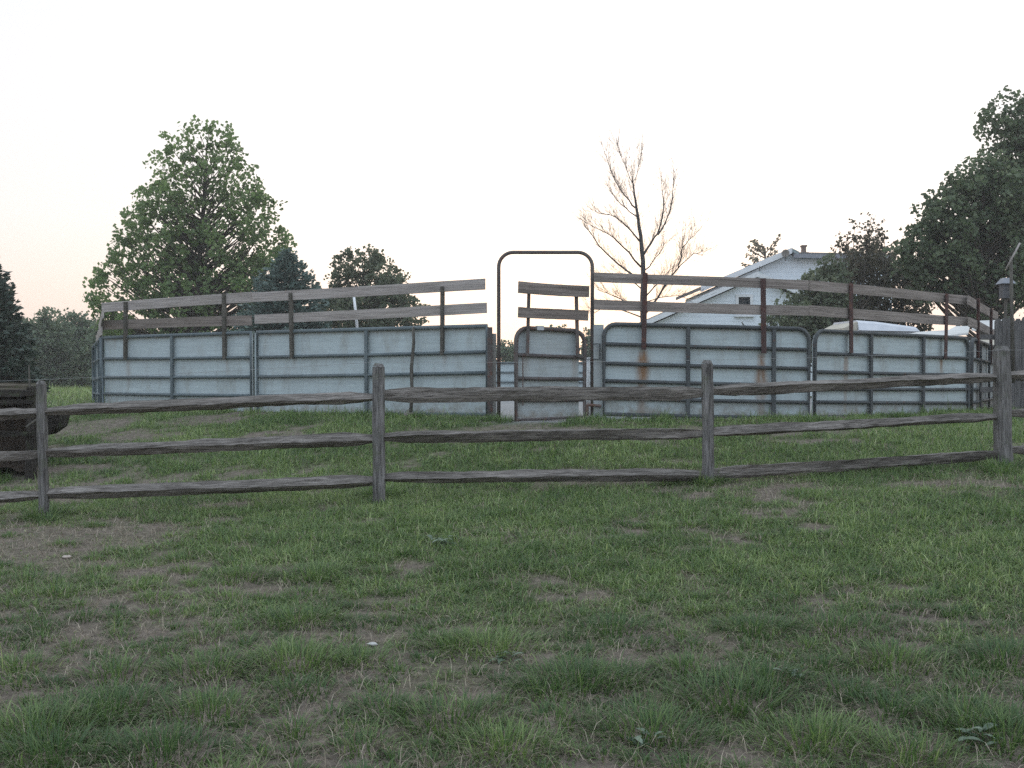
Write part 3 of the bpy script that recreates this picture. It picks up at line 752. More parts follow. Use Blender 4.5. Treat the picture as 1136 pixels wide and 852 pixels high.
mb = MB(); plank(mb, Q3(-0.01, PZ(463.2, 13.7), 0.0), Q3(0.99, PZ(467.5, 13.95), 0.0), 0.025, 0.03, n3, 8); mb.build('base_board', M['galv'], root3)
mb = MB(); tube(mb, [Q3(0.12, PZ(458, 13.7), 0.01), Q3(0.12, PZ(468, 13.7) - 0.08, 0.01)], 0.026, 8); mb.build('foot', M['tube_dark'], root3)
corral_panel('round cornered pipe panel at the corral corner near the right end fence post', (904, 14.1, 366.7, 463), (1074.5, 16.2, 375.3, 459),
             [(392, 397.5), (412.5, 416), (431.5, 432), (446, 447)], [965.5, 1023.5], [(941, 314.5, 391.5, 5.6), (1046.5, 326, 398, 4.6)],
             [(897.3, 311.7, 322, 1072, 327.5, 338, 'board_brown'), (897.3, 339.2, 350.6, 1072, 351.5, 361.5, 'board_brown')], True, 'tube_dark', 'ply', 'post_rust',
             stains=[(0.9, 0.055, 0.9), (1.1, 0.065, 0.3)])
corral_panel('pipe panel turned away behind the right end fence post with slanting boards', (1078, 16.35, 376, 458.5), (1106, 19.2, 386, 450),
             [(397.5, 403), (416, 417), (432, 430), (447, 441)], [1087, 1096.5], [(1082.5, 331, 397, 3.5), (1097, 342, 404, 3.0)],
             [(1073.5, 328, 338.5, 1105.5, 346.5, 355, 'board_brown'), (1073.5, 352, 362, 1105.5, 367, 375.5, 'board_brown')], True, 'tube_dark', 'ply_dull', 'post_rust')
# far side of the ring seen through the gate
corral_panel('pale panel on the far side of the corral seen through the gate arch', (470, 28, 402.5, 444), (585, 28.4, 402.5, 444), [(413, 413), (424, 424), (434, 434)], [], tubem='tube_pale')
corral_panel('pale panel on the far side of the corral hidden mostly by the gate', (588, 28.4, 402.5, 444), (700, 28, 402.5, 444), [(413, 413), (424, 424), (434, 434)], [], tubem='tube_pale')

# walk-through gate (ajar, hung on the arch)
rg = corral_panel('narrow rusty pipe gate standing ajar under the tall arch with two boards above it', (572.5, 13.35, 363.2, 466), (648.5, 13.72, 367.5, 462.5),
             [(393.5, 396.5), (419.6, 420.5), (444, 443.5)], [], [(584.5, 322, 395, 3.6), (638.5, 326, 396, 4.0)],
             [(573, 312.6, 325.4, 650.5, 318, 330.6, 'board_dark'), (572.5, 340.5, 352, 650, 345.3, 356.5, 'board_dark')], True, 'tube_gate', 'ply_dull', 'tube_gate',
             backing=(0.015, 0.93), name='gate', cat='gate', group=None, boards_front=True, stains=[(0.4, 0.05, 0.3), (0.5, 0.05, 0.3)])
rootg, Qg, Ag, Bg, dg, ng, Wg = rg
mb = MB(); pts = [Qg(0.085, PZ(396 + 2 * k, 13.4), 0.03) + Vector((0.003 * (-1) ** k, 0, 0)) for k in range(28)]; tube(mb, pts, 0.008, 6); mb.build('chain', M['tube_rust'], rootg)
mb = MB(); obox(mb, Qg(0.34, PZ(364, 13.5), 0.0), dg * 0.05, ng * 0.03, (0, 0, 0.03)); mb.build('clamp', M['galv'], rootg)

# arch
arch = thing('gate_arch', 'tall grey brown pipe arch framing the walk through gate', 'gate arch', (PX(605, 13.8), 13.8, hz(PX(605, 13.8), 13.8)))
Z = 13.78; xl, xr = PX(553.3, Z), PX(657, Z); zt = PZ(280, Z); zbm = hz(xl, Z) - 0.05; rc = 0.2
pts = [(xl, Z, zbm), (xl, Z, zt - rc)]
for i in range(1, 9):
    t = math.pi - i / 8 * math.pi / 2; pts.append((xl + rc + rc * math.cos(t), Z, zt - rc + rc * math.sin(t)))
for i in range(0, 9):
    t = math.pi / 2 - i / 8 * math.pi / 2; pts.append((xr - rc + rc * math.cos(t), Z, zt - rc + rc * math.sin(t)))
pts.append((xr, Z, zbm))
mb = MB(); tube(mb, pts, 0.026, 12); mb.build('frame', M['tube_gate'], arch, True)
mb = MB(); Zl = 13.70
lp = [P(661, 381, Zl), P(661, 392, Zl), P(666, 392, Zl), P(666, 399, Zl), P(661, 399, Zl)]
tube(mb, [P(658, 381.5, Zl), P(665.5, 381.5, Zl), P(665.5, 398.5, Zl), P(658, 398.5, Zl)], 0.012, 6); mb.build('latch', M['tube_dark'], arch)
mb = MB(); tube(mb, [P(651, 449, Zl), P(667, 450.5, Zl)], 0.02, 8); tube(mb, [P(651, 449, Zl), P(651, 462, Zl)], 0.024, 8); mb.build('hinge', M['tube_rust'], arch)
# white post behind the gate
wpost = thing('post', 'slim white post standing inside the corral just beside the gate hinge', 'post', (PX(652.3, 14.1), 14.1, hz(PX(652.3, 14.1), 14.1)))
mb = MB(); tube(mb, [P(652.3, 470, 14.1), P(652.3, 398.5, 14.1)], 0.027, 10); mb.build('shaft', M['white'], wpost, True)
mb = MB(); tube(mb, [P(652.3, 398.6, 14.1), P(652.3, 396.5, 14.1)], 0.034, 10); mb.build('cap', M['white'], wpost, True)
# white rod behind the left boards, and leaning stick
mb = MB(); tube(mb, [P(396.5, 366, 16.0), P(394.5, 345, 16.05), P(391.5, 320, 16.1)], [0.024, 0.022, 0.02], 8)
mb.v[0]
tag(mb.build('rod', M['white'], None, True), 'thin white rod leaning behind the boards of the wide left panel', 'rod')
mb = MB(); tube(mb, [P(455.5, 463, 14.45), P(457, 432, 14.5), P(456.5, 408, 14.52), P(459, 380, 14.55), P(458.5, 363, 14.56)], [0.026, 0.024, 0.026, 0.022, 0.019], 8)
tag(mb.build('stick', M['stake'], None, True), 'crooked wooden stick propped upright against the wide left panel', 'stick')
mb = MB(); obox(mb, P(455.5, 462.5, 14.35), (0.09, 0.01, 0), (0, 0.06, 0), (0.0, 0, 0.06)); tag(mb.build('block', M['board_brown']), 'small pinkish wooden block on the grass under the propped stick', 'block')

# ------------------------------------------------------------------ timber bin at left edge
tb_ = thing('timber_bin', 'dark rotting timber bin heaped with dirt behind the leftmost fence post', 'bin', (PX(-20, 12), 12.0, hz(PX(-20, 12), 12.0)))
x0, x1 = PX(-150, 11.6), PX(33, 11.6); yF, yB = 11.6, 13.0; zb0 = hz((x0 + x1) / 2, 12.0) - 0.1; ztop = PZ(434, 11.6)
SK = (PX(44, yB) - x1) / (yB - yF)          # the bin stands at a slant
def bx(x, y): return x + SK * (y - yF)
sq = lambda w: [(-w, -w), (w, -w), (w, w), (-w, w)]
rc_ = lambda a, h: [(-a, -h), (a, -h), (a, h), (-a, h)]
for (xx, yy, dz) in ((x0, yF, 0.02), (x1, yF, 0.05), (x0, yB, 0.1), (x1, yB, 0.06), ((x0 + x1) / 2 + 0.35, yF, 0.0)):
    mb = MB(); timber(mb, (bx(xx, yy), yy, zb0), (bx(xx, yy) + random.uniform(-.03, .03), yy, ztop + dz), sq(0.05), sq(0.045), 8, 0, 0.005, wob=0.0, seed=int(xx * 100)); mb.build('post', M['oldbin'], tb_)
for zz, hh in ((ztop + 0.0, 0.04), (ztop - 0.105, 0.03), (ztop - 0.47, 0.035)):
    mb = MB(); timber(mb, (x0 - 0.1, yF - 0.07, zz), (x1 + 0.08, yF - 0.07, zz - 0.02), rc_(.02, hh), rc_(.02, hh), 12, 0.01, 0.006, wob=0.01, seed=int(zz * 1000)); mb.build('slat', M['oldbin'], tb_)
for yy, zz in ((yF + 0.12, ztop + 0.05), (yF + 0.36, ztop + 0.075), (yF + 0.60, ztop + 0.06), (yF + 0.84, ztop + 0.08), (yF + 1.08, ztop + 0.07), (yF + 1.32, ztop + 0.09)):
    mb = MB(); timber(mb, (bx(x0 - 0.15, yy), yy, zz), (bx(x1 + 0.05, yy), yy + 0.05, zz - 0.03), rc_(.11, .018), rc_(.10, .018), 12, 0.015, 0.006, wob=0.01, seed=int(yy * 777)); mb.build('top_board', M['binboard'], tb_)
for zz in (zb0 + 0.2, zb0 + 0.5, zb0 + 0.8, zb0 + 1.05):
    mb = MB(); xm_ = bx((x0 + x1) / 2, yB); obox(mb, (xm_, yB + 0.08, zz), ((x1 - x0) / 2, 0, 0), (0, .02, 0), (0, 0, .13)); mb.build('back_board', M['oldbin'], tb_)
    mb = MB(); obox(mb, (bx(x1, (yF + yB) / 2), (yF + yB) / 2, zz), (.02, 0, 0), (SK * ((yB - yF) / 2 - 0.06), (yB - yF) / 2 - 0.06, 0), (0, 0, .12)); mb.build('side_board', M['oldbin'], tb_)
mb = MB(); nx_, ny_ = 30, 16; V = []; Fc = []
for j in range(ny_):
    for i in range(nx_):
        u, v = i / (nx_ - 1), j / (ny_ - 1); y = yF + 0.12 + (yB - 0.05 - yF) * v; x = bx(x0 + (x1 - 0.06 - x0) * u, y)
        z = zb0 + 0.05 + (ztop - 0.16 - zb0) * (0.12 + 0.88 * v ** 1.6) + 0.16 * (float(fbm(x * 4, y * 4, 8)) - 0.5) + 0.02 * random.uniform(-1, 1)
        V.append((x, y, z))
for j in range(ny_ - 1):
    for i in range(nx_ - 1): Fc.append((j * nx_ + i, j * nx_ + i + 1, (j + 1) * nx_ + i + 1, (j + 1) * nx_ + i))
mb.add(V, Fc); mb.build('dirt_fill', M['dirt'], tb_)
mb = MB(); prism(mb, [P(44, 461, 12.6), P(67, 460, 12.7), P(63, 474, 12.65), P(50, 483, 12.6), P(44, 483, 12.6)], (0, 0.3, 0)); mb.build('tail_board', M['oldbin'], tb_)
mb = MB(); tube(mb, [P(29, 474, 11.45), P(37, 468, 11.45), P(46, 461.5, 11.5)], 0.014, 6); mb.build('loose_stick', M['stake'], tb_)
mb = MB(); tube(mb, [P(33, 430, 11.55), P(32, 405, 11.55)], [0.016, 0.008], 6); mb.build('loose_stick', M['stake'], tb_)

# ------------------------------------------------------------------ stockade fence, pole, bird box (right edge)
stock = thing('stockade_fence', 'grey close boarded paling fence at the right edge behind the end post', 'fence', (PX(1120, 17.2), 17.2, hz(PX(1120, 17.2), 17.2)))
xx = PX(1103.5, 16.9); k = 0
mb = MB(); pl = []
while xx < 15.5:
    w = random.uniform(0.085, 0.115); Z = 16.9 + 0.02 * (xx - 8); zt = PZ(352, 16.9) + random.uniform(-0.02, 0.02) - 0.008 * (xx - 8); zb0 = hz(xx, Z) - 0.05
    m2 = MB(); V = []
    poly = [(xx, Z, zb0), (xx + w, Z, zb0), (xx + w, Z, zt - 0.05), (xx + w * 0.72, Z, zt), (xx + w * 0.28, Z, zt), (xx, Z, zt - 0.05)]
    V = [Vector(p) for p in poly] + [Vector(p) + Vector((0, 0.02, 0)) for p in poly]
    n = 6; Fc = [tuple(range(n)), tuple(range(2 * n - 1, n - 1, -1))] + [(i, i + n, (i + 1) % n + n, (i + 1) % n) for i in range(n)]
    m2.add(V, Fc, [(v.z, v.x, v.y) for v in V]); m2.build('paling', M['paling'], stock); xx += w + 0.006
for zz in (0.35, 1.25):
    mb = MB(); obox(mb, (11.8, 17.02 , hz(11.8, 17) + zz), (3.8, 0.06, 0), (0, 0.02, 0), (0, 0, 0.045)); mb.build('cross_rail', M['paling'], stock)
pole = thing('pole', 'slender bare wooden pole with a slanting crosspiece rising above the paling fence', 'pole', (PX(1122, 16.5), 16.5, hz(PX(1122, 16.5), 16.5)))
mb = MB(); tube(mb, [P(1124, 425, 16.5), P(1122.5, 350, 16.5), P(1121.5, 284, 16.5)], [0.034, 0.03, 0.026], 8); mb.build('shaft', M['stake'], pole, True)
mb = MB(); tube(mb, [P(1116.5, 298, 16.44), P(1131.5, 269.5, 16.44)], 0.017, 8); mb.build('crosspiece', M['board'], pole, True)
Z = 17.5; bb = thing('bird_box', 'dark bird box with a pale overhanging roof on a short post beside the slender pole', 'bird box', (PX(1114, Z), Z, hz(PX(1114, Z), Z)))
cx = PX(1115, Z); hw = 5.0 * Z / F
mb = MB(); box(mb, (cx - hw, Z - hw, PZ(331, Z)), (cx + hw, Z + hw, PZ(314, Z))); mb.build('body', M['birdbox'], bb)
mb = MB(); z1, z2 = PZ(315, Z) , PZ(308.5, Z); a = hw * 1.55; b = hw * 0.75
V = [(cx - a, Z - a, z1), (cx + a, Z - a, z1), (cx + a, Z + a, z1), (cx - a, Z + a, z1), (cx - b, Z - b, z2), (cx + b, Z - b, z2), (cx + b, Z + b, z2), (cx - b, Z + b, z2)]
mb.add(V, [(3, 2, 1, 0), (4, 5, 6, 7), (0, 1, 5, 4), (1, 2, 6, 5), (2, 3, 7, 6), (3, 0, 4, 7)]); mb.build('roof', M['birdroof'], bb)
mb = MB(); tube(mb, [(cx, Z - hw - 0.004, PZ(321, Z)), (cx, Z - hw + 0.01, PZ(321, Z))], 0.022, 12); mb.build('entrance', M['darktrim'], bb)
mb = MB(); tube(mb, [(cx, Z, PZ(332, Z)), (cx, Z, hz(cx, Z) - 0.1)], 0.03, 8); mb.build('post', M['stake'], bb)

# ------------------------------------------------------------------ trailer and shed behind the pen
Z = 23.0
tr_ = thing('trailer', 'white sheeted trailer with a tan front end, its top just above the right panels', 'trailer', (PX(985, Z), Z + 1, hz(PX(985, Z), Z + 1)))
xa, xb = PX(953, Z), PX(1022, Z); z0 = hz(xa, Z) + 0.5
mb = MB()
pro = [(0, z0), (0, PZ(366, Z)), (0.10, PZ(357.5, Z)), (0.22, PZ(354.8, Z)), (1.8, PZ(354.0, Z)), (1.98, PZ(358, Z)), (2.05, z0)]
xm = [0, .04, .3, .96, 1]
ringsn = len(pro); V = []; Fc = []
for i, u in enumerate(xm):
    x = xa + (xb - xa) * u; dr = (0.0, 0, 0, -0.06, -0.10)[i]
    for (yy, zz) in pro: V.append((x, Z + yy, zz + (dr - 0.10 * u if zz > z0 else 0)))
for i in range(len(xm) - 1):
    for k in range(ringsn - 1): Fc.append((i * ringsn + k, i * ringsn + k + 1, (i + 1) * ringsn + k + 1, (i + 1) * ringsn + k))
Fc.append(tuple(range(ringsn))); Fc.append(tuple((len(xm) - 1) * ringsn + k for k in range(ringsn - 1, -1, -1)))
mb.add(V, Fc); mb.build('body', M['tarp'], tr_)
mb = MB(); xt = PX(938, Z); prism(mb, [(xa - 0.003, Z + 0.1, z0), (xa - 0.003, Z + 0.1, PZ(356.5, Z)), (xt, Z + 0.1, PZ(363.5, Z)), (xt - 0.1, Z + 0.1, z0)], (0, 1.8, 0)); mb.build('front_end', M['tan'], tr_)
mb = MB(); tube(mb, [(xa, Z - 0.012, PZ(367.2, Z)), (xb, Z - 0.012, PZ(368.6, Z))], 0.018, 6); mb.build('trim', M['darktrim'], tr_)
for xq in (xa + 0.5, xb - 0.4):
    for yq in (Z + 0.1, Z + 1.9):
        mb = MB(); tube(mb, [(xq, yq - 0.09, hz(xq, yq) + 0.32), (xq, yq + 0.09, hz(xq, yq) + 0.32)], 0.32, 20); mb.build('wheel', M['darktrim'], tr_)
Z = 21.0
sh = thing('shed', 'low shed with a pale tin roof stepping up behind the right corner of the corral', 'shed', (PX(1060, Z), Z + 1, hz(PX(1060, Z), Z + 1)))
def roofquad(a, b, c, d, th=0.04):
    mb = MB(); prism(mb, [a, b, c, d], (0, 0, -th)); return mb
roofquad(P(1002, 371, Z), P(1045, 372.5, Z), P(1052, 366, Z + 1.6), P(1020, 368, Z + 1.6)).build('roof', M['tin'], sh)
roofquad(P(1038, 374, Z - .4), P(1074, 369, Z - .4), P(1076, 361.5, Z + 1.2), P(1060, 361.8, Z + 1.2)).build('roof', M['tin'], sh)
roofquad(P(1078, 365, Z + .3), P(1112, 365, Z + .3), P(1114, 354.5, Z + 1.9), P(1080, 356, Z + 1.9)).build('roof', M['tin'], sh)
roofquad(P(1079, 377, Z - 1.2), P(1112, 385, Z - 1.2), P(1110, 377, Z - .2), P(1086, 373.5, Z - .2)).build('roof', M['tan'], sh)
mb = MB(); xa, xb = PX(1006, Z + .3), PX(1108, Z + .3); box(mb, (xa, Z + 0.45, hz(xa, Z) - 0.1), (xb, Z + 1.5, PZ(373, Z + .3))); mb.build('wall', M['paling'], sh)

# ------------------------------------------------------------------ house
def house():
    Z = 46.0
    h = thing('house', 'white sided house with a low front gable, small window and taller gable behind', 'house', (PX(838, Z), Z + 5, hz(PX(838, Z), Z + 5)))
    zg = hz(PX(838, Z), Z) - 0.6
    def pt(px, py, z=Z): return P(px, py, z)
    # front wing
    L, Pk, Rr = pt(716, 360), pt(838, 306.5), pt(960, 360)
    for q in (L, Rr): pass
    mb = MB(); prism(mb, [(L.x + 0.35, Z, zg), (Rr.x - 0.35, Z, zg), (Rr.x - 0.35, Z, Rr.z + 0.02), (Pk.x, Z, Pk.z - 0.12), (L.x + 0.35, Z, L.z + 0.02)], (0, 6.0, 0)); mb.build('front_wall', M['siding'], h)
    for s, E in ((-1, L), (1, Rr)):
        mb = MB(); a = Vector((E.x, Z - 0.35, E.z)); b = Vector((Pk.x, Z - 0.35, Pk.z))
        prism(mb, [a, b, b + Vector((0, 0, 0.16)), a + Vector((0, 0, 0.16))], (0, 6.6, 0)); r = mb.build('roof', M['shingle'], h)
        dz = Vector((0, 0, 0.003)); mb = MB(); prism(mb, [a - dz, b - dz, b - dz * 6, a - dz * 6], (0, 0.33, 0)); mb.build('soffit', M['white'], r)
        mb = MB(); prism(mb, [a + Vector((0, -0.02, -0.06)), b + Vector((0, -0.02, -0.06)), b + Vector((0, -0.02, 0.175)), a + Vector((0, -0.02, 0.175))], (0, -0.03, 0)); mb.build('bargeboard', M['white'], r)
    # window
    w = MB(); z = Z - 0.05
    def fr(mb, x0, y0, x1, y1, d0, d1):
        a, b = P(x0, y0, Z), P(x1, y1, Z); box(mb, (min(a.x, b.x), Z - d1, min(a.z, b.z)), (max(a.x, b.x), Z - d0, max(a.z, b.z)))
    for (x0, y0, x1, y1) in ((816, 326.5, 819, 350), (832, 326.5, 835, 350), (819.05, 326.5, 831.95, 329.6), (819.05, 338.6, 831.95, 340.4), (819.05, 347.5, 831.95, 350)): fr(w, x0, y0, x1, y1, 0.002, 0.07)
    wo = w.build('window', M['white'], h)
    mb = MB(); fr(mb, 819, 329.5, 832, 347.6, 0.004, 0.02); mb.build('pane', M['glass'], wo)
    mb = MB(); fr(mb, 814.5, 350.1, 836.5, 351.6, 0.0, 0.14); mb.build('sill', M['white'], wo)
    # cupola on the front ridge
    zc = Z + 1.2; c = P(842.5, 305.0, zc); mb = MB(); box(mb, (c.x - 0.2, zc - 0.2, Pk.z - 0.1), (c.x + 0.2, zc + 0.2, PZ(306.5, zc))); cu = mb.build('cupola', M['white'], h)
    mb = MB(); zb_, za_ = PZ(307.5, zc), PZ(301.0, zc)
    prv = [(0.32, zb_), (0.24, zb_ + 0.06), (0.12, zb_ + 0.16), (0.02, za_)]
    V = []; Fc = []
    for (r, zz) in prv: V += [(c.x - r, zc - r, zz), (c.x + r, zc - r, zz), (c.x + r, zc + r, zz), (c.x - r, zc + r, zz)]
    for i in range(3):
        for k in range(4): Fc.append((i * 4 + k, i * 4 + (k + 1) % 4, i * 4 + 4 + (k + 1) % 4, i * 4 + 4 + k))
    Fc += [(3, 2, 1, 0), (12, 13, 14, 15)]; mb.add(V, Fc); mb.build('cupola_roof', M['copper'], cu)
    mb = MB(); tube(mb, [(c.x, zc, za_ - 0.05), (c.x, zc, PZ(295.5, zc))], 0.02, 6); tube(mb, [(c.x - 0.11, zc, PZ(297.2, zc)), (c.x + 0.13, zc, PZ(297.2, zc))], 0.016, 6); mb.build('weather_vane', M['darktrim'], cu)
    # taller rear wing
    Z2 = 51.0
    E, K, K2, E2 = P(776, 322.5, Z2), P(876, 280, Z2), P(884, 284, Z2), P(990, 286, Z2)
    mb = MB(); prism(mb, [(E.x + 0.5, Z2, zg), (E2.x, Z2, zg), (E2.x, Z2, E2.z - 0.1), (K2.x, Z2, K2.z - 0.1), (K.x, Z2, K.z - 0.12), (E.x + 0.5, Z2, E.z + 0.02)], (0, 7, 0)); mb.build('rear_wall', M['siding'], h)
    a = Vector((E.x, Z2 - 0.4, E.z)); b = Vector((K.x, Z2 - 0.4, K.z)); c2 = Vector((K2.x, Z2 - 0.4, K2.z)); e2 = Vector((E2.x, Z2 - 0.4, E2.z))
    mb = MB(); prism(mb, [a, b, b + Vector((0, 0, 0.18)), a + Vector((0, 0, 0.18))], (0, 7.8, 0)); rf = mb.build('roof', M['shingle'], h)
    dz = Vector((0, 0, 0.003)); mb = MB(); prism(mb, [a - dz, b - dz, b - dz * 6, a - dz * 6], (0, 0.38, 0)); mb.build('soffit', M['white'], rf)
    mb = MB(); prism(mb, [a + Vector((0, -0.02, -0.1)), b + Vector((0, -0.02, -0.1)), b + Vector((0, -0.02, 0.2)), a + Vector((0, -0.02, 0.2))], (0, -0.03, 0)); mb.build('bargeboard', M['white'], rf)
    mb = MB(); prism(mb, [b + Vector((0.003, 0, 0)), c2, c2 + Vector((0, 0, 0.18)), b + Vector((0.003, 0, 0.18))], (0, 7.8, 0)); mb.build('roof', M['copper'], h)
    mb = MB(); prism(mb, [c2 + Vector((-0.3, 0, -0.14)), e2 + Vector((0, 0, -0.14)), e2 + Vector((0, 0, 0.05)), c2 + Vector((-0.3, 0, 0.05))], (0, -0.14, 0)); mb.build('gutter', M['birdroof'], h)
    mb = MB(); prism(mb, [c2 + Vector((0.003, 0.0, 0)), e2, e2 + Vector((0, 0, 0.15)), c2 + Vector((0.003, 0, 0.15))], (0, 7.7, 0)); mb.build('roof', M['shingle'], h)
    ch = P(891.5, 284, Z2 + 1.5); Zc = Z2 + 1.5; q = Zc / F
    mb = MB(); box(mb, (ch.x - 3.6 * q, Zc - 0.3, ch.z - 0.6), (ch.x + 3.6 * q, Zc + 0.3, PZ(280.3, Zc))); box(mb, (ch.x - 1.9 * q, Zc - 0.16, PZ(280.5, Zc)), (ch.x + 1.9 * q, Zc + 0.16, PZ(274, Zc))); box(mb, (ch.x - 2.8 * q, Zc - 0.2, PZ(274.05, Zc)), (ch.x + 2.8 * q, Zc + 0.2, PZ(272.2, Zc)))
    mb.build('chimney', M['brick'], h)
    # dish
    zz = Z2 - 0.8; cd = P(871.5, 281.5, zz); ds = thing('satellite_dish', 'round brown grey satellite dish on the peak of the taller white gable', 'satellite dish', (cd.x, cd.y, cd.z))
    mb = MB(); V = []; Fc = []; n = 18
    nd = Vector((-0.35, -1, 0.25)).normalized(); _, s, u = frame_of(nd)
    for i in range(5):
        r = 0.19 * i / 4 + 0.003; dp = 0.07 * (i / 4) ** 2
        for k in range(n):
            t = 6.283 * k / n; V.append(cd + s * r * math.cos(t) + u * r * 1.1 * math.sin(t) + nd * dp)
    nb = len(V); V += [v - nd * 0.012 for v in V]
    for i in range(4):
        for k in range(n):
            k2 = (k + 1) % n; f = (i * n + k, i * n + k2, i * n + n + k2, i * n + n + k); Fc.append(f); Fc.append(tuple(x + nb for x in reversed(f)))
    for k in range(n): k2 = (k + 1) % n; Fc.append((4 * n + k, 4 * n + k2, 4 * n + k2 + nb, 4 * n + k + nb))
    mb.add(V, Fc); mb.build('reflector', M['dish'], ds, True)
    mb = MB(); tube(mb, [cd - nd * 0.02, cd - nd * 0.15, cd - nd * 0.2 + Vector((0.05, 0.3, -0.25))], 0.02, 6); mb.build('mount', M['darktrim'], ds)
    mb = MB(); tube(mb, [cd - u * 0.17 + nd * 0.05, cd + nd * 0.24 - u * 0.05], 0.012, 6); mb.build('feed_arm', M['darktrim'], ds)
house()

# ------------------------------------------------------------------ trees
def leafcloud(cent, size, elong=1.0, droop=0.2, normal_up=0.3, dirs=None):
    n = len(cent)
    d = rng.normal(0, 1, (n, 3)); d[:, 2] -= droop
    if dirs is not None: d = dirs + 0.35 * d
    d /= np.linalg.norm(d, axis=1)[:, None]
    nn = rng.normal(0, 1, (n, 3)); nn[:, 2] += normal_up
    s = np.cross(d, nn); s /= (np.linalg.norm(s, axis=1)[:, None] + 1e-9)
    up = np.cross(s, d)
    L = size * rng.uniform(0.65, 1.3, n)[:, None]; W = L * 0.42 / elong
    b = cent - d * L * 0.5
    V = np.stack([b, b + d * L * 0.45 + s * W + up * L * 0.08, b + d * L, b + d * L * 0.45 - s * W + up * L * 0.08], 1).reshape(-1, 3)
    Fq = (np.arange(n) * 4)[:, None] + np.array([[0, 1, 2, 3]])
    return V, Fq
def limb(mb, a, b, r0, r1, n=5, seg=4, arch=0.1):
    a, b = Vector(a), Vector(b); L = (b - a).length; pts = []; rs = []
    w = Vector((random.gauss(0, 1), random.gauss(0, 1), random.gauss(0, 0.5))) * L * 0.05
    for i in range(seg + 1):
        t = i / seg; pts.append(a.lerp(b, t) + w * math.sin(math.pi * t) - Vector((0, 0, 1)) * arch * L * math.sin(math.pi * t) * 0.5); rs.append(r0 + (r1 - r0) * t)
    tube(mb, pts, rs, n, caps=False)
def broadleaf(name, label, cat, cxpx, Z, prof, ncl, nleaf, clr, leaf, mat, trunk_r=0.2, depth=0.9, seed=1, group=None, sparse=0.0, shell=0.55, multi=1, bark='bark', zbase=None):
    """prof: list of (py, left px, right px) top to bottom"""
    global rng
    rng = np.random.default_rng(seed); random.seed(seed)
    cx = PX(cxpx, Z); zb = hz(cx, Z) if zbase is None else zbase; k = Z / F
    root = thing(name, label, cat, (cx, Z, zb), group)
    zs = np.array([PZ(p[0], Z) for p in prof])[::-1]; xl = np.array([(p[1] - cxpx) * k for p in prof])[::-1]; xr = np.array([(p[2] - cxpx) * k for p in prof])[::-1]
    zs[-1] -= clr * 0.75; zs[-2] -= clr * 0.5
    wts = (xr - xl) ** 1.15; cdf = np.cumsum((wts[1:] + wts[:-1]) / 2 * np.diff(zs)); cdf = np.concatenate([[0], cdf / cdf[-1]])
    cl = []; tries = 0
    mind = clr * 0.75
    while len(cl) < ncl and tries < ncl * 40:
        tries += 1
        z = np.interp(rng.random(), cdf, zs); a = rng.uniform(0, 2 * math.pi); q = rng.random() ** (0.5 * (1 - shell) + 0.12)
        if rng.random() < 0.22: a = rng.choice([0.0, math.pi]) + rng.normal(0, 0.25); q = rng.uniform(0.9, 1.0)
        l, r = np.interp(z, zs, xl), np.interp(z, zs, xr); mid, half = (l + r) / 2, (r - l) / 2
        half = max(half - clr * 0.55, 0.05)
        p = np.array([mid + half * q * math.cos(a), half * q * math.sin(a) * depth, z])
        if cl and np.min(np.sum((np.array(cl) - p) ** 2, 1)) < mind ** 2 and tries < ncl * 30: continue
        cl.append(p)
    cl = np.array(cl)
    if sparse > 0:
        g = fbm(cl[:, 0] * 0.9 + 40, cl[:, 2] * 0.9 + 3 * cl[:, 1], seed + 5, 2); cl = cl[(g > sparse) | (rng.random(len(cl)) < 0.25)]
    mb = MB(); top = zs[-1]; stems = []
    for m_ in range(multi):
        ox = 0 if multi == 1 else rng.normal(0, 0.18); oy = 0 if multi == 1 else rng.normal(0, 0.18)
        tx = (xl[-1] + xr[-1]) / 2 + (rng.normal(0, 0.8) if multi > 1 else 0)
        pts = []; rs = []
        for i in range(11):
            t = i / 10; wv = 0.12 * math.sin(4 * t + seed) * (0.3 + t)
            pts.append(Vector((cx + ox + tx * t ** 1.5 + wv, Z + oy + 0.1 * math.cos(5 * t + seed), zb - 0.15 + (top - 0.7 - zb) * t))); rs.append(trunk_r * (1.25 - 0.25 * min(1, t * 8)) * (1 - 0.9 * t) + 0.012)
        tube(mb, pts, rs, 8); stems.append(pts)
    for c in cl:
        w = Vector((cx + c[0], Z + c[1], c[2])); st = stems[rng.integers(len(stems))]
        rr = math.hypot(c[0], c[1]); hh = max(zb + 0.15 * (top - zb), c[2] - rr * rng.uniform(0.35, 0.9))
        t = min(0.97, (hh - zb) / (top - zb)); i = min(9, int(t * 10)); a = st[i].lerp(st[i + 1], t * 10 - i)
        limb(mb, a, w, trunk_r * 0.28 * (1.1 - t) + 0.012, 0.008, 5, 4, 0.12)
    mb.build('trunk', M[bark], root, True)
    # leaves
    per = rng.poisson(nleaf, len(cl)); idx = np.repeat(np.arange(len(cl)), per)
    g = rng.normal(0, 1, (len(idx), 3)); g /= np.linalg.norm(g, axis=1)[:, None]; g *= (rng.random(len(idx)) ** 0.45)[:, None]
    rad = clr * rng.uniform(0.7, 1.3, len(cl))[idx]
    sub = rng.normal(0, 0.33, (len(cl), 4, 3))
    pick = rng.integers(0, 4, len(idx))
    cc = cl[idx] + sub[idx, pick] * rad[:, None] * 1.3 + g * rad[:, None] * np.array([0.62, 0.62, 0.5]) + np.array([cx, Z, 0])
    V, Fq = leafcloud(cc, leaf)
    tint = np.clip(0.45 + rng.normal(0, 0.13, len(cl))[idx] + rng.normal(0, 0.16, len(idx)), 0, 1)
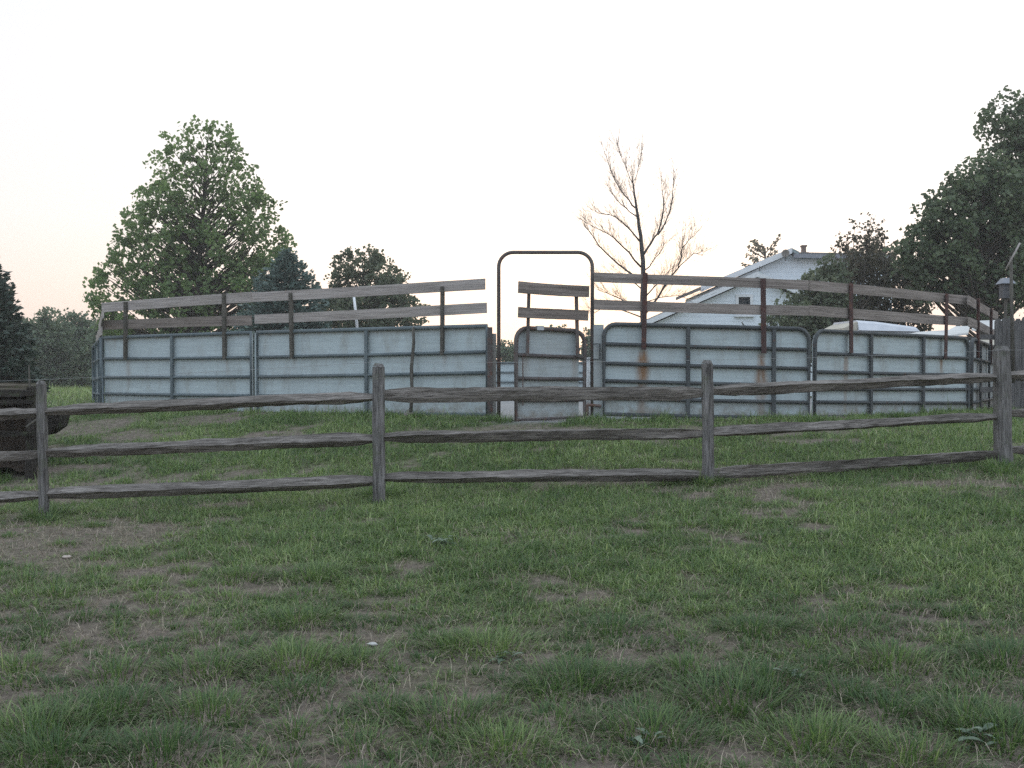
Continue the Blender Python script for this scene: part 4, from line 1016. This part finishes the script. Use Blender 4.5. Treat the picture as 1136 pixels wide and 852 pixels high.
    npmesh('crown', V, [Fq], M[mat], {'tint': np.repeat(tint, 4)}, root)
    return root
broadleaf('sycamore_tree', 'tall pyramidal green tree with sky showing through its crown behind the left panels', 'tree', 218, 38,
          [(127, 210, 244), (134, 198, 252), (150, 184, 264), (175, 172, 278), (200, 160, 294), (220, 146, 304), (245, 134, 312), (262, 130, 328), (280, 118, 332), (300, 102, 328), (330, 96, 332), (360, 108, 336), (385, 130, 326)],
          640, 40, 0.40, 0.16, 'syc', 0.18, 0.5, 4, sparse=0.38, shell=0.35)
broadleaf('broadleaf_tree', 'rounded small green tree right of the blue spruce, lit from behind by the sky', 'tree', 405, 42,
          [(271, 384, 422), (280, 372, 434), (295, 368, 444), (312, 368, 452), (335, 358, 466), (355, 356, 472), (380, 370, 455)], 210, 66, 0.38, 0.15, 'midleaf', 0.12, 0.8, 5, sparse=0.30)
broadleaf('broadleaf_tree', 'large dark tree with a stepped left outline at the right edge of the photo', 'tree', 1085, 30,
          [(166, 1084, 1110), (178, 1074, 1130), (197, 1042, 1150), (215, 1022, 1160), (245, 1008, 1170), (275, 990, 1175), (300, 990, 1175), (330, 1030, 1150), (350, 1060, 1120)], 440, 48, 0.38, 0.145, 'dkleaf', 0.22, 0.45, 8, sparse=0.42, shell=0.3)
broadleaf('broadleaf_tree', 'tallest dark tree running out of the right edge of the photo', 'tree', 1170, 33,
          [(100, 1120, 1200), (108, 1094, 1215), (124, 1082, 1235), (145, 1082, 1245), (160, 1098, 1250), (185, 1080, 1255), (220, 1090, 1260), (290, 1110, 1260), (345, 1140, 1230)], 480, 50, 0.40, 0.155, 'dkleaf', 0.26, 0.5, 9, sparse=0.34, shell=0.3)
BG = 'bushes between the house and the large right trees'
broadleaf('bush', 'dull green bush with twiggy top between the white house and large right trees', 'bush', 960, 33,
          [(262, 955, 974), (275, 938, 1002), (296, 925, 1026), (330, 920, 1036), (360, 918, 1036), (390, 930, 1020)], 215, 62, 0.40, 0.115, 'redleaf', 0.07, 0.7, 12, BG, 0.34, multi=4)
broadleaf('bush', 'reddish green bush overlapping the right side of the white house', 'bush', 908, 31,
          [(280, 922, 938), (296, 893, 945), (310, 882, 945), (325, 878, 948), (345, 868, 950), (362, 862, 950), (390, 870, 945)], 140, 85, 0.36, 0.115, 'midleaf', 0.06, 0.7, 13, BG, 0.34, multi=4)
broadleaf('bush', 'small thin bush rising just above the boards before the white house', 'bush', 872, 30,
          [(318, 866, 876), (335, 856, 892), (350, 850, 900), (370, 848, 905), (395, 855, 900)], 40, 60, 0.3, 0.11, 'midleaf', 0.04, 0.8, 14, BG, 0.3, multi=3)
# twigs rising out of the reddish bush
def sprigs(label, pxs, Z, bpy_):
    root = thing('sapling', label, 'sapling', (PX(pxs[0][0], Z), Z, hz(PX(pxs[0][0], Z), Z)))
    mb = MB(); lv = []
    for (px, py) in pxs:
        a = P(pxs[0][0] + (px - pxs[0][0]) * 0.3, 380, Z); b = P(px, py, Z + random.uniform(-.4, .4)); limb(mb, a, b, 0.03, 0.006, 5, 6, -0.05)
        for k in range(14):
            t = random.uniform(0.55, 1); c = a.lerp(b, t); e = c + Vector((random.gauss(0, 0.25), random.gauss(0, 0.25), random.uniform(0.05, 0.3)))
            limb(mb, c, e, 0.009, 0.004, 4, 2, 0)
            for q in range(7): lv.append(c.lerp(e, random.random()) + Vector((random.gauss(0, .05), random.gauss(0, .05), random.gauss(0, .05))))
    mb.build('trunk', M['bark'], root)
    V, Fq = leafcloud(np.array([list(v) for v in lv]), 0.12); npmesh('crown', V, [Fq], M['redleaf'], {'tint': np.repeat(rng.random(len(lv)), 4)}, root)
sprigs('thin leafy sapling with bare tips poking above the bush right of the house', [(955, 262), (948, 250), (966, 243), (972, 238), (940, 262), (934, 272), (925, 278), (962, 255), (980, 258)], 32, 0)
# far trees
FG = 'hazy green trees along the far field edge'
for i, (px, top, hw, lab, mat) in enumerate(((48, 352, 30, 'far green tree beside the dark conifer at the left field edge', 'farleaf'), (88, 347, 34, 'far green tree closing the left field just before the corral end', 'farleaf'), (128, 356, 34, 'far green tree behind the leftmost panel boards', 'farleaf'), (10, 350, 30, 'far green tree hidden behind the dark conifer', 'farleaf'))):
    Z = 58 + 5 * (i % 2)
    broadleaf('far_tree', lab, 'tree', px, Z, [(top, px - hw * .35, px + hw * .35), (top + 10, px - hw * .8, px + hw * .8), (top + 30, px - hw, px + hw), (top + 60, px - hw, px + hw), (top + 88, px - hw * .9, px + hw * .9)], 190, 100, 0.6, 0.2, mat, 0.16, 0.8, 30 + i, FG, 0.25)
for i, (px, top, hw, Z, lab) in enumerate(((562, 379, 22, 70, 'low far bush seen through the open side of the gate arch'), (606, 361, 12, 75, 'small far tree peeking over the middle of the gate'), (625, 361, 14, 76, 'round far tree just right of the gate clamp'), (660, 366, 16, 74, 'far bush behind the right leg of the arch'), (520, 380, 30, 72, 'far bush hidden behind the wide left panel'))):
    broadleaf('far_bush', lab, 'bush', px, Z, [(top, px - hw * .4, px + hw * .4), (top + 5, px - hw * .85, px + hw * .85), (top + 20, px - hw, px + hw), (top + 50, px - hw, px + hw)], 70, 80, 0.45, 0.2, 'farleaf', 0.1, 0.8, 50 + i, 'small far bushes beyond the corral')

def conifer(name, label, cxpx, Z, toppx, basehw_px, mat, seed, nwh=26, dens=1.0, needle=0.16, group=None, up=-0.1, zcut=None, irregular=0.15):
    global rng
    rng = np.random.default_rng(seed); random.seed(seed)
    cx = PX(cxpx, Z); zb = hz(cx, Z); zt = PZ(toppx, Z); k = Z / F; Rb = basehw_px * k; H = zt - zb
    root = thing(name, label, 'tree', (cx, Z, zb), group)
    mb = MB(); tube(mb, [(cx, Z, zb - 0.1), (cx + 0.03, Z, zb + H * 0.5), (cx, Z, zt - 0.05)], [0.022 * H, 0.013 * H, 0.008], 8)
    C_ = []; D_ = []
    for w in range(nwh):
        t = (w + 0.5) / nwh; z = zb + H * (0.06 + 0.93 * t); L = Rb * (1 - t) ** 0.78 * 1.0 + 0.06
        nb = int(max(5, (6 + 6 * (1 - t)) * dens))
        for b in range(nb):
            a = 6.283 * (b + random.random()) / nb; l = L * random.uniform(1 - irregular * 2, 1 + irregular)
            d = Vector((math.cos(a), math.sin(a), up + random.uniform(-.1, .12) + 0.35 * t))
            tip = Vector((cx, Z, z)) + d * l; s = Vector((cx, Z, z)); limb(mb, s, tip, 0.006 + 0.012 * l, 0.004, 4, 3, 0.15)
            m_ = int(max(8, 44 * l * dens / (needle / 0.16)))
            for q in range(m_):
                u = random.random() ** 0.65; wd = 0.28 * l * (1 - u) + 0.10
                p = s.lerp(tip, u) - Vector((0, 0, 1)) * 0.15 * l * 0.5 * math.sin(math.pi * u)
                side = random.uniform(-1, 1) * wd; p2 = p + Vector((-math.sin(a), math.cos(a), 0)) * side + Vector((0, 0, random.gauss(0, 0.05) - abs(side) * 0.15))
                C_.append(p2[:]); D_.append((d.x + (-math.sin(a)) * side * 2, d.y + math.cos(a) * side * 2, d.z + 0.1))
    for q in range(30): C_.append((cx + random.gauss(0, 0.05), Z + random.gauss(0, 0.05), zt - random.random() * 0.4)); D_.append((random.gauss(0, .4), random.gauss(0, .4), 1))
    mb.build('trunk', M['bark'], root, True)
    V, Fq = leafcloud(np.array(C_), needle, 1.5, 0.0, 0.5, np.array(D_))
    tint = np.clip(rng.normal(0.45, 0.22, len(C_)), 0, 1)
    npmesh('crown', V, [Fq], M[mat], {'tint': np.repeat(tint, 4)}, root)
conifer('spruce_tree', 'blue green spruce between the tall pyramidal tree and rounded small tree', 319, 31, 277, 92, 'spruce', 4, 34, 1.15, 0.14)
conifer('spruce_tree', 'dark conifer cut off by the left edge behind the timber bin', -18, 24, 262, 62, 'dkspruce', 6, 30, 1.15, 0.16)
conifer('spruce_tree', 'blue grey conifer low behind the rounded small tree', 352, 44, 318, 34, 'spruce', 16, 20, 0.9, 0.22)

# sparse cedar top behind the house
def cedar():
    random.seed(21); Z = 62
    root = thing('cedar_tree', 'sparse feathery conifer top rising behind the white house roof', 'tree', (PX(850, Z), Z, hz(PX(850, Z), Z)))
    mb = MB(); base = Vector((PX(850, Z), Z, hz(PX(850, Z), Z) - 0.2)); crown = P(849, 275, Z)
    tube(mb, [base, P(850, 340, Z), P(849, 300, Z), crown], [0.25, 0.18, 0.10, 0.03], 8)
    C_ = []; D_ = []
    tips = [(864, 262, 848, 282), (860, 268, 849, 290), (836, 266, 847, 276), (830, 275, 848, 286), (826, 283, 848, 292), (822, 293, 848, 300), (834, 270, 848, 281), (840, 264, 848, 274), (828, 288, 848, 296), (824, 298, 848, 308), (858, 280, 850, 292), (868, 300, 850, 312), (830, 312, 850, 318), (818, 308, 850, 314), (843, 272, 849, 282), (852, 270, 848, 284)]
    for (tx, ty, sx, sy) in tips:
        dz = random.uniform(-1.5, 1.5); s = P(sx, sy, Z); e = P(tx, ty, Z) + Vector((0, dz, 0)); limb(mb, s, e, 0.045, 0.012, 5, 5, 0.06)
        d = e - s; L = d.length
        for q in range(int(26 * L)):
            u = random.uniform(0.25, 1.03); p = s.lerp(e, u); C_.append((p + Vector((random.gauss(0, .06), random.gauss(0, .10), random.gauss(-0.05, 0.07))))[:]); D_.append((d.normalized() * 0.6 + Vector((0, 0, -0.4)))[:])
    mb.build('trunk', M['bark'], root, True)
    V, Fq = leafcloud(np.array(C_), 0.2, 1.3, 0.2, 0.3, np.array(D_)); npmesh('crown', V, [Fq], M['cedar'], {'tint': np.repeat(rng.random(len(C_)), 4)}, root)
cedar()

# bare tree
def baretree():
    random.seed(33); Z = 31.0; k = Z / F
    b = PX(714, Z); root = thing('bare_tree', 'leafless dead tree with fine upright twigs behind the right panels', 'tree', (b, Z, hz(b, Z)))
    mb = MB(); tw = MB()
    def path(pts, r0, r1, dep=0.0):
        n = len(pts); out = []
        for i, (x, y) in enumerate(pts): out.append(P(x, y, Z + dep * i / max(1, n - 1)))
        # smooth subdivision
        o2 = []
        for i in range(len(out) - 1):
            o2 += [out[i], out[i].lerp(out[i + 1], 0.5) + Vector((random.gauss(0, .02), random.gauss(0, .03), random.gauss(0, .02)))]
        o2.append(out[-1]); m = len(o2); rs = [r0 + (r1 - r0) * i / (m - 1) for i in range(m)]
        tube(mb, o2, rs, 7); return o2, rs
    def twig(p, d, L, r, lev):
        d = d.normalized(); pts = [p]; q = p.copy(); n = 4
        for i in range(n):
            d = (d + Vector((random.gauss(0, .08), random.gauss(0, .08), random.gauss(0.06, .06)))).normalized(); q = q + d * L / n; pts.append(q.copy())
        tube(tw, pts, [r * (1 - 0.75 * i / n) for i in range(n + 1)], 4, caps=False)
        if lev > 0:
            for j in range(random.randint(4, 6)):
                i = random.randint(1, n - 1)
                nd = (d + Vector((random.gauss(0, .55), random.gauss(0, .55), random.gauss(0.15, .3)))).normalized()
                twig(pts[i], nd, L * random.uniform(0.4, 0.7), r * 0.62, lev - 1)
    trunk = path([(715, 420), (714.5, 370), (713, 330), (713.5, 290), (711, 262), (708, 242), (705, 222), (703, 208), (702, 197)], 0.108, 0.011)
    br = [([(714, 282), (722, 270), (730, 259), (735, 240), (736, 222), (734, 200)], 0.045, 0.009, 1.0), ([(730, 260), (738, 247), (744, 232), (747, 205), (748, 190)], 0.03, 0.008, 1.4),
          ([(711, 296), (698, 280), (685, 268), (672, 258), (655, 250)], 0.036, 0.008, -1.0), ([(711, 312), (695, 300), (676, 284), (664, 272), (655, 258), (648, 248)], 0.04, 0.009, 1.2),
          ([(710, 268), (700, 256), (690, 246), (676, 238), (655, 232)], 0.032, 0.008, 0.8), ([(707, 232), (698, 222), (688, 210), (678, 190), (672, 172)], 0.03, 0.007, -0.8),
          ([(706, 240), (694, 230), (684, 222), (676, 212)], 0.022, 0.006, 1.0), ([(716, 348), (730, 330), (742, 312), (752, 298), (756, 285), (757, 262)], 0.042, 0.010, -1.3),
          ([(752, 298), (760, 290), (770, 281), (780, 284)], 0.02, 0.006, -1.8), ([(757, 275), (764, 266), (774, 257)], 0.018, 0.006, -1.5),
          ([(715, 330), (726, 318), (736, 308), (748, 296)], 0.028, 0.007, 1.5), ([(711, 345), (694, 335), (680, 328), (664, 322)], 0.03, 0.008, -1.0), ([(712, 352), (690, 344), (668, 342), (655, 348)], 0.026, 0.007, 1.2),
          ([(715, 300), (724, 290), (733, 280), (738, 268)], 0.024, 0.006, 1.8), ([(711, 320), (700, 312), (688, 308), (672, 308)], 0.022, 0.006, 0.5), ([(704, 200), (708, 185), (712, 170)], 0.014, 0.005, 0.4), ([(703, 205), (696, 190), (690, 176), (684, 160)], 0.016, 0.005, 0.6), ([(716, 335), (732, 330), (752, 328), (772, 332)], 0.02, 0.006, 1.0)]
    allp = [trunk] + [path(b_[0], b_[1] * 0.9, b_[2] * 0.8, b_[3]) for b_ in br]
    for bi, (pts, rs) in enumerate(allp):
        m = len(pts)
        for i in range(2 if bi else 6, m):
            for j in range(6 if bi else 5):
                d = (pts[i] - pts[i - 1]).normalized(); o = Vector((random.gauss(0, .42), random.gauss(0, .42), random.gauss(0.4, .3)))
                twig(pts[i - 1].lerp(pts[i], random.random()), d + o, random.uniform(0.35, 1.0), 0.004, 1)
    mb.build('trunk', M['barebark'], root, True); tw.build('crown', M['barebark'], root)
baretree()

# ------------------------------------------------------------------ light
GLARE_HAZE = 0.0013; SUN_AZ = 6.0; SUN_EL = 5.0
w = bpy.data.worlds.new("World"); scene.world = w; w.use_nodes = True
nt = w.node_tree; nt.nodes.clear()
out = nt.nodes.new('ShaderNodeOutputWorld'); bg = nt.nodes.new('ShaderNodeBackground')
sky = nt.nodes.new('ShaderNodeTexSky'); sky.sky_type = 'NISHITA'; sky.sun_disc = False
sky.sun_elevation = R(SUN_EL); sky.sun_rotation = R(SUN_AZ); sky.air_density = 1.0; sky.dust_density = 2.5; sky.ozone_density = 1.0
# thin high overcast veil: pale, a little warm low down
tc = nt.nodes.new('ShaderNodeTexCoord'); sp = nt.nodes.new('ShaderNodeSeparateXYZ'); nt.links.new(tc.outputs['Generated'], sp.inputs[0])
veil = ramp(nt, sp.outputs['Z'], [(0.0, (0.86, 0.65, 0.545)), (0.05, (0.85, 0.69, 0.61)), (0.14, (0.81, 0.755, 0.735)), (0.34, (0.745, 0.765, 0.81)), (0.7, (0.80, 0.88, 0.97)), (1.0, (0.84, 0.93, 1.0))])
dt = nt.nodes.new('ShaderNodeVectorMath'); dt.operation = 'DOT_PRODUCT'; nt.links.new(tc.outputs['Generated'], dt.inputs[0])
dt.inputs[1].default_value = (math.sin(R(SUN_AZ)), math.cos(R(SUN_AZ)), 0.1)
ma = nt.nodes.new('ShaderNodeMath'); ma.operation = 'MULTIPLY_ADD'; nt.links.new(dt.outputs['Value'], ma.inputs[0]); ma.inputs[1].default_value = 0.5; ma.inputs[2].default_value = 0.5
amt = ramp(nt, ma.outputs[0], [(0.0, (0.58, 0.675, 0.78)), (0.5, (0.68, 0.71, 0.74)), (0.86, (0.54,) * 3), (0.95, (0.62,) * 3), (1.0, (0.80,) * 3)])
veil = mix(nt, 1.0, veil, amt, 'MULTIPLY')
def vscale(c, k):
    n = nt.nodes.new('ShaderNodeVectorMath'); n.operation = 'SCALE'; nt.links.new(c, n.inputs[0]); n.inputs['Scale'].default_value = k; return n.outputs[0]
ad = nt.nodes.new('ShaderNodeVectorMath'); ad.operation = 'ADD'
nt.links.new(vscale(veil, 6.2), ad.inputs[0]); nt.links.new(vscale(sky.outputs[0], 0.04), ad.inputs[1])
nt.links.new(ad.outputs[0], bg.inputs[0]); bg.inputs[1].default_value = 0.12
nt.links.new(bg.outputs[0], out.inputs[0])
sl = bpy.data.lights.new('sun', 'SUN'); so = bpy.data.objects.new('sun', sl); C.objects.link(so)
sl.energy = 0.06; sl.angle = R(15); sl.color = (1.0, 0.9, 0.82)
dirv = Vector((math.sin(R(SUN_AZ)) * math.cos(R(SUN_EL)), math.cos(R(SUN_AZ)) * math.cos(R(SUN_EL)), math.sin(R(SUN_EL))))
so.rotation_euler = (-dirv).to_track_quat('-Z', 'Y').to_euler()
vs = scene.view_settings; vs.view_transform = 'Standard'; vs.look = 'None'; vs.gamma = 1; vs.use_curve_mapping = False; vs.exposure = 1.55
scene.cycles.use_denoising = False; scene.cycles.max_bounces = 6; scene.cycles.diffuse_bounces = 4; scene.cycles.transmission_bounces = 3
mb = MB(); box(mb, (-262, -62, -4.0), (262, 302, 16.5))  # added volume: its scatter lifts the dark trees as lens glare would
hm = bpy.data.materials.new('haze air'); hm.use_nodes = True; hn = hm.node_tree; hn.nodes.clear()
ho = hn.nodes.new('ShaderNodeOutputMaterial'); pv = hn.nodes.new('ShaderNodeVolumePrincipled'); pv.inputs['Color'].default_value = (0.95, 0.93, 0.92, 1); pv.inputs['Density'].default_value = GLARE_HAZE
pv.inputs['Anisotropy'].default_value = 0.25; hn.links.new(pv.outputs[0], ho.inputs['Volume'])
tag(mb.build('glare_haze', hm), 'thin pale added haze filling the air over the lawn and corral', 'glare_haze', kind='stuff')
scene.cycles.volume_bounces = 1
for o in bpy.data.objects:
    if '_org' in o: del o['_org']
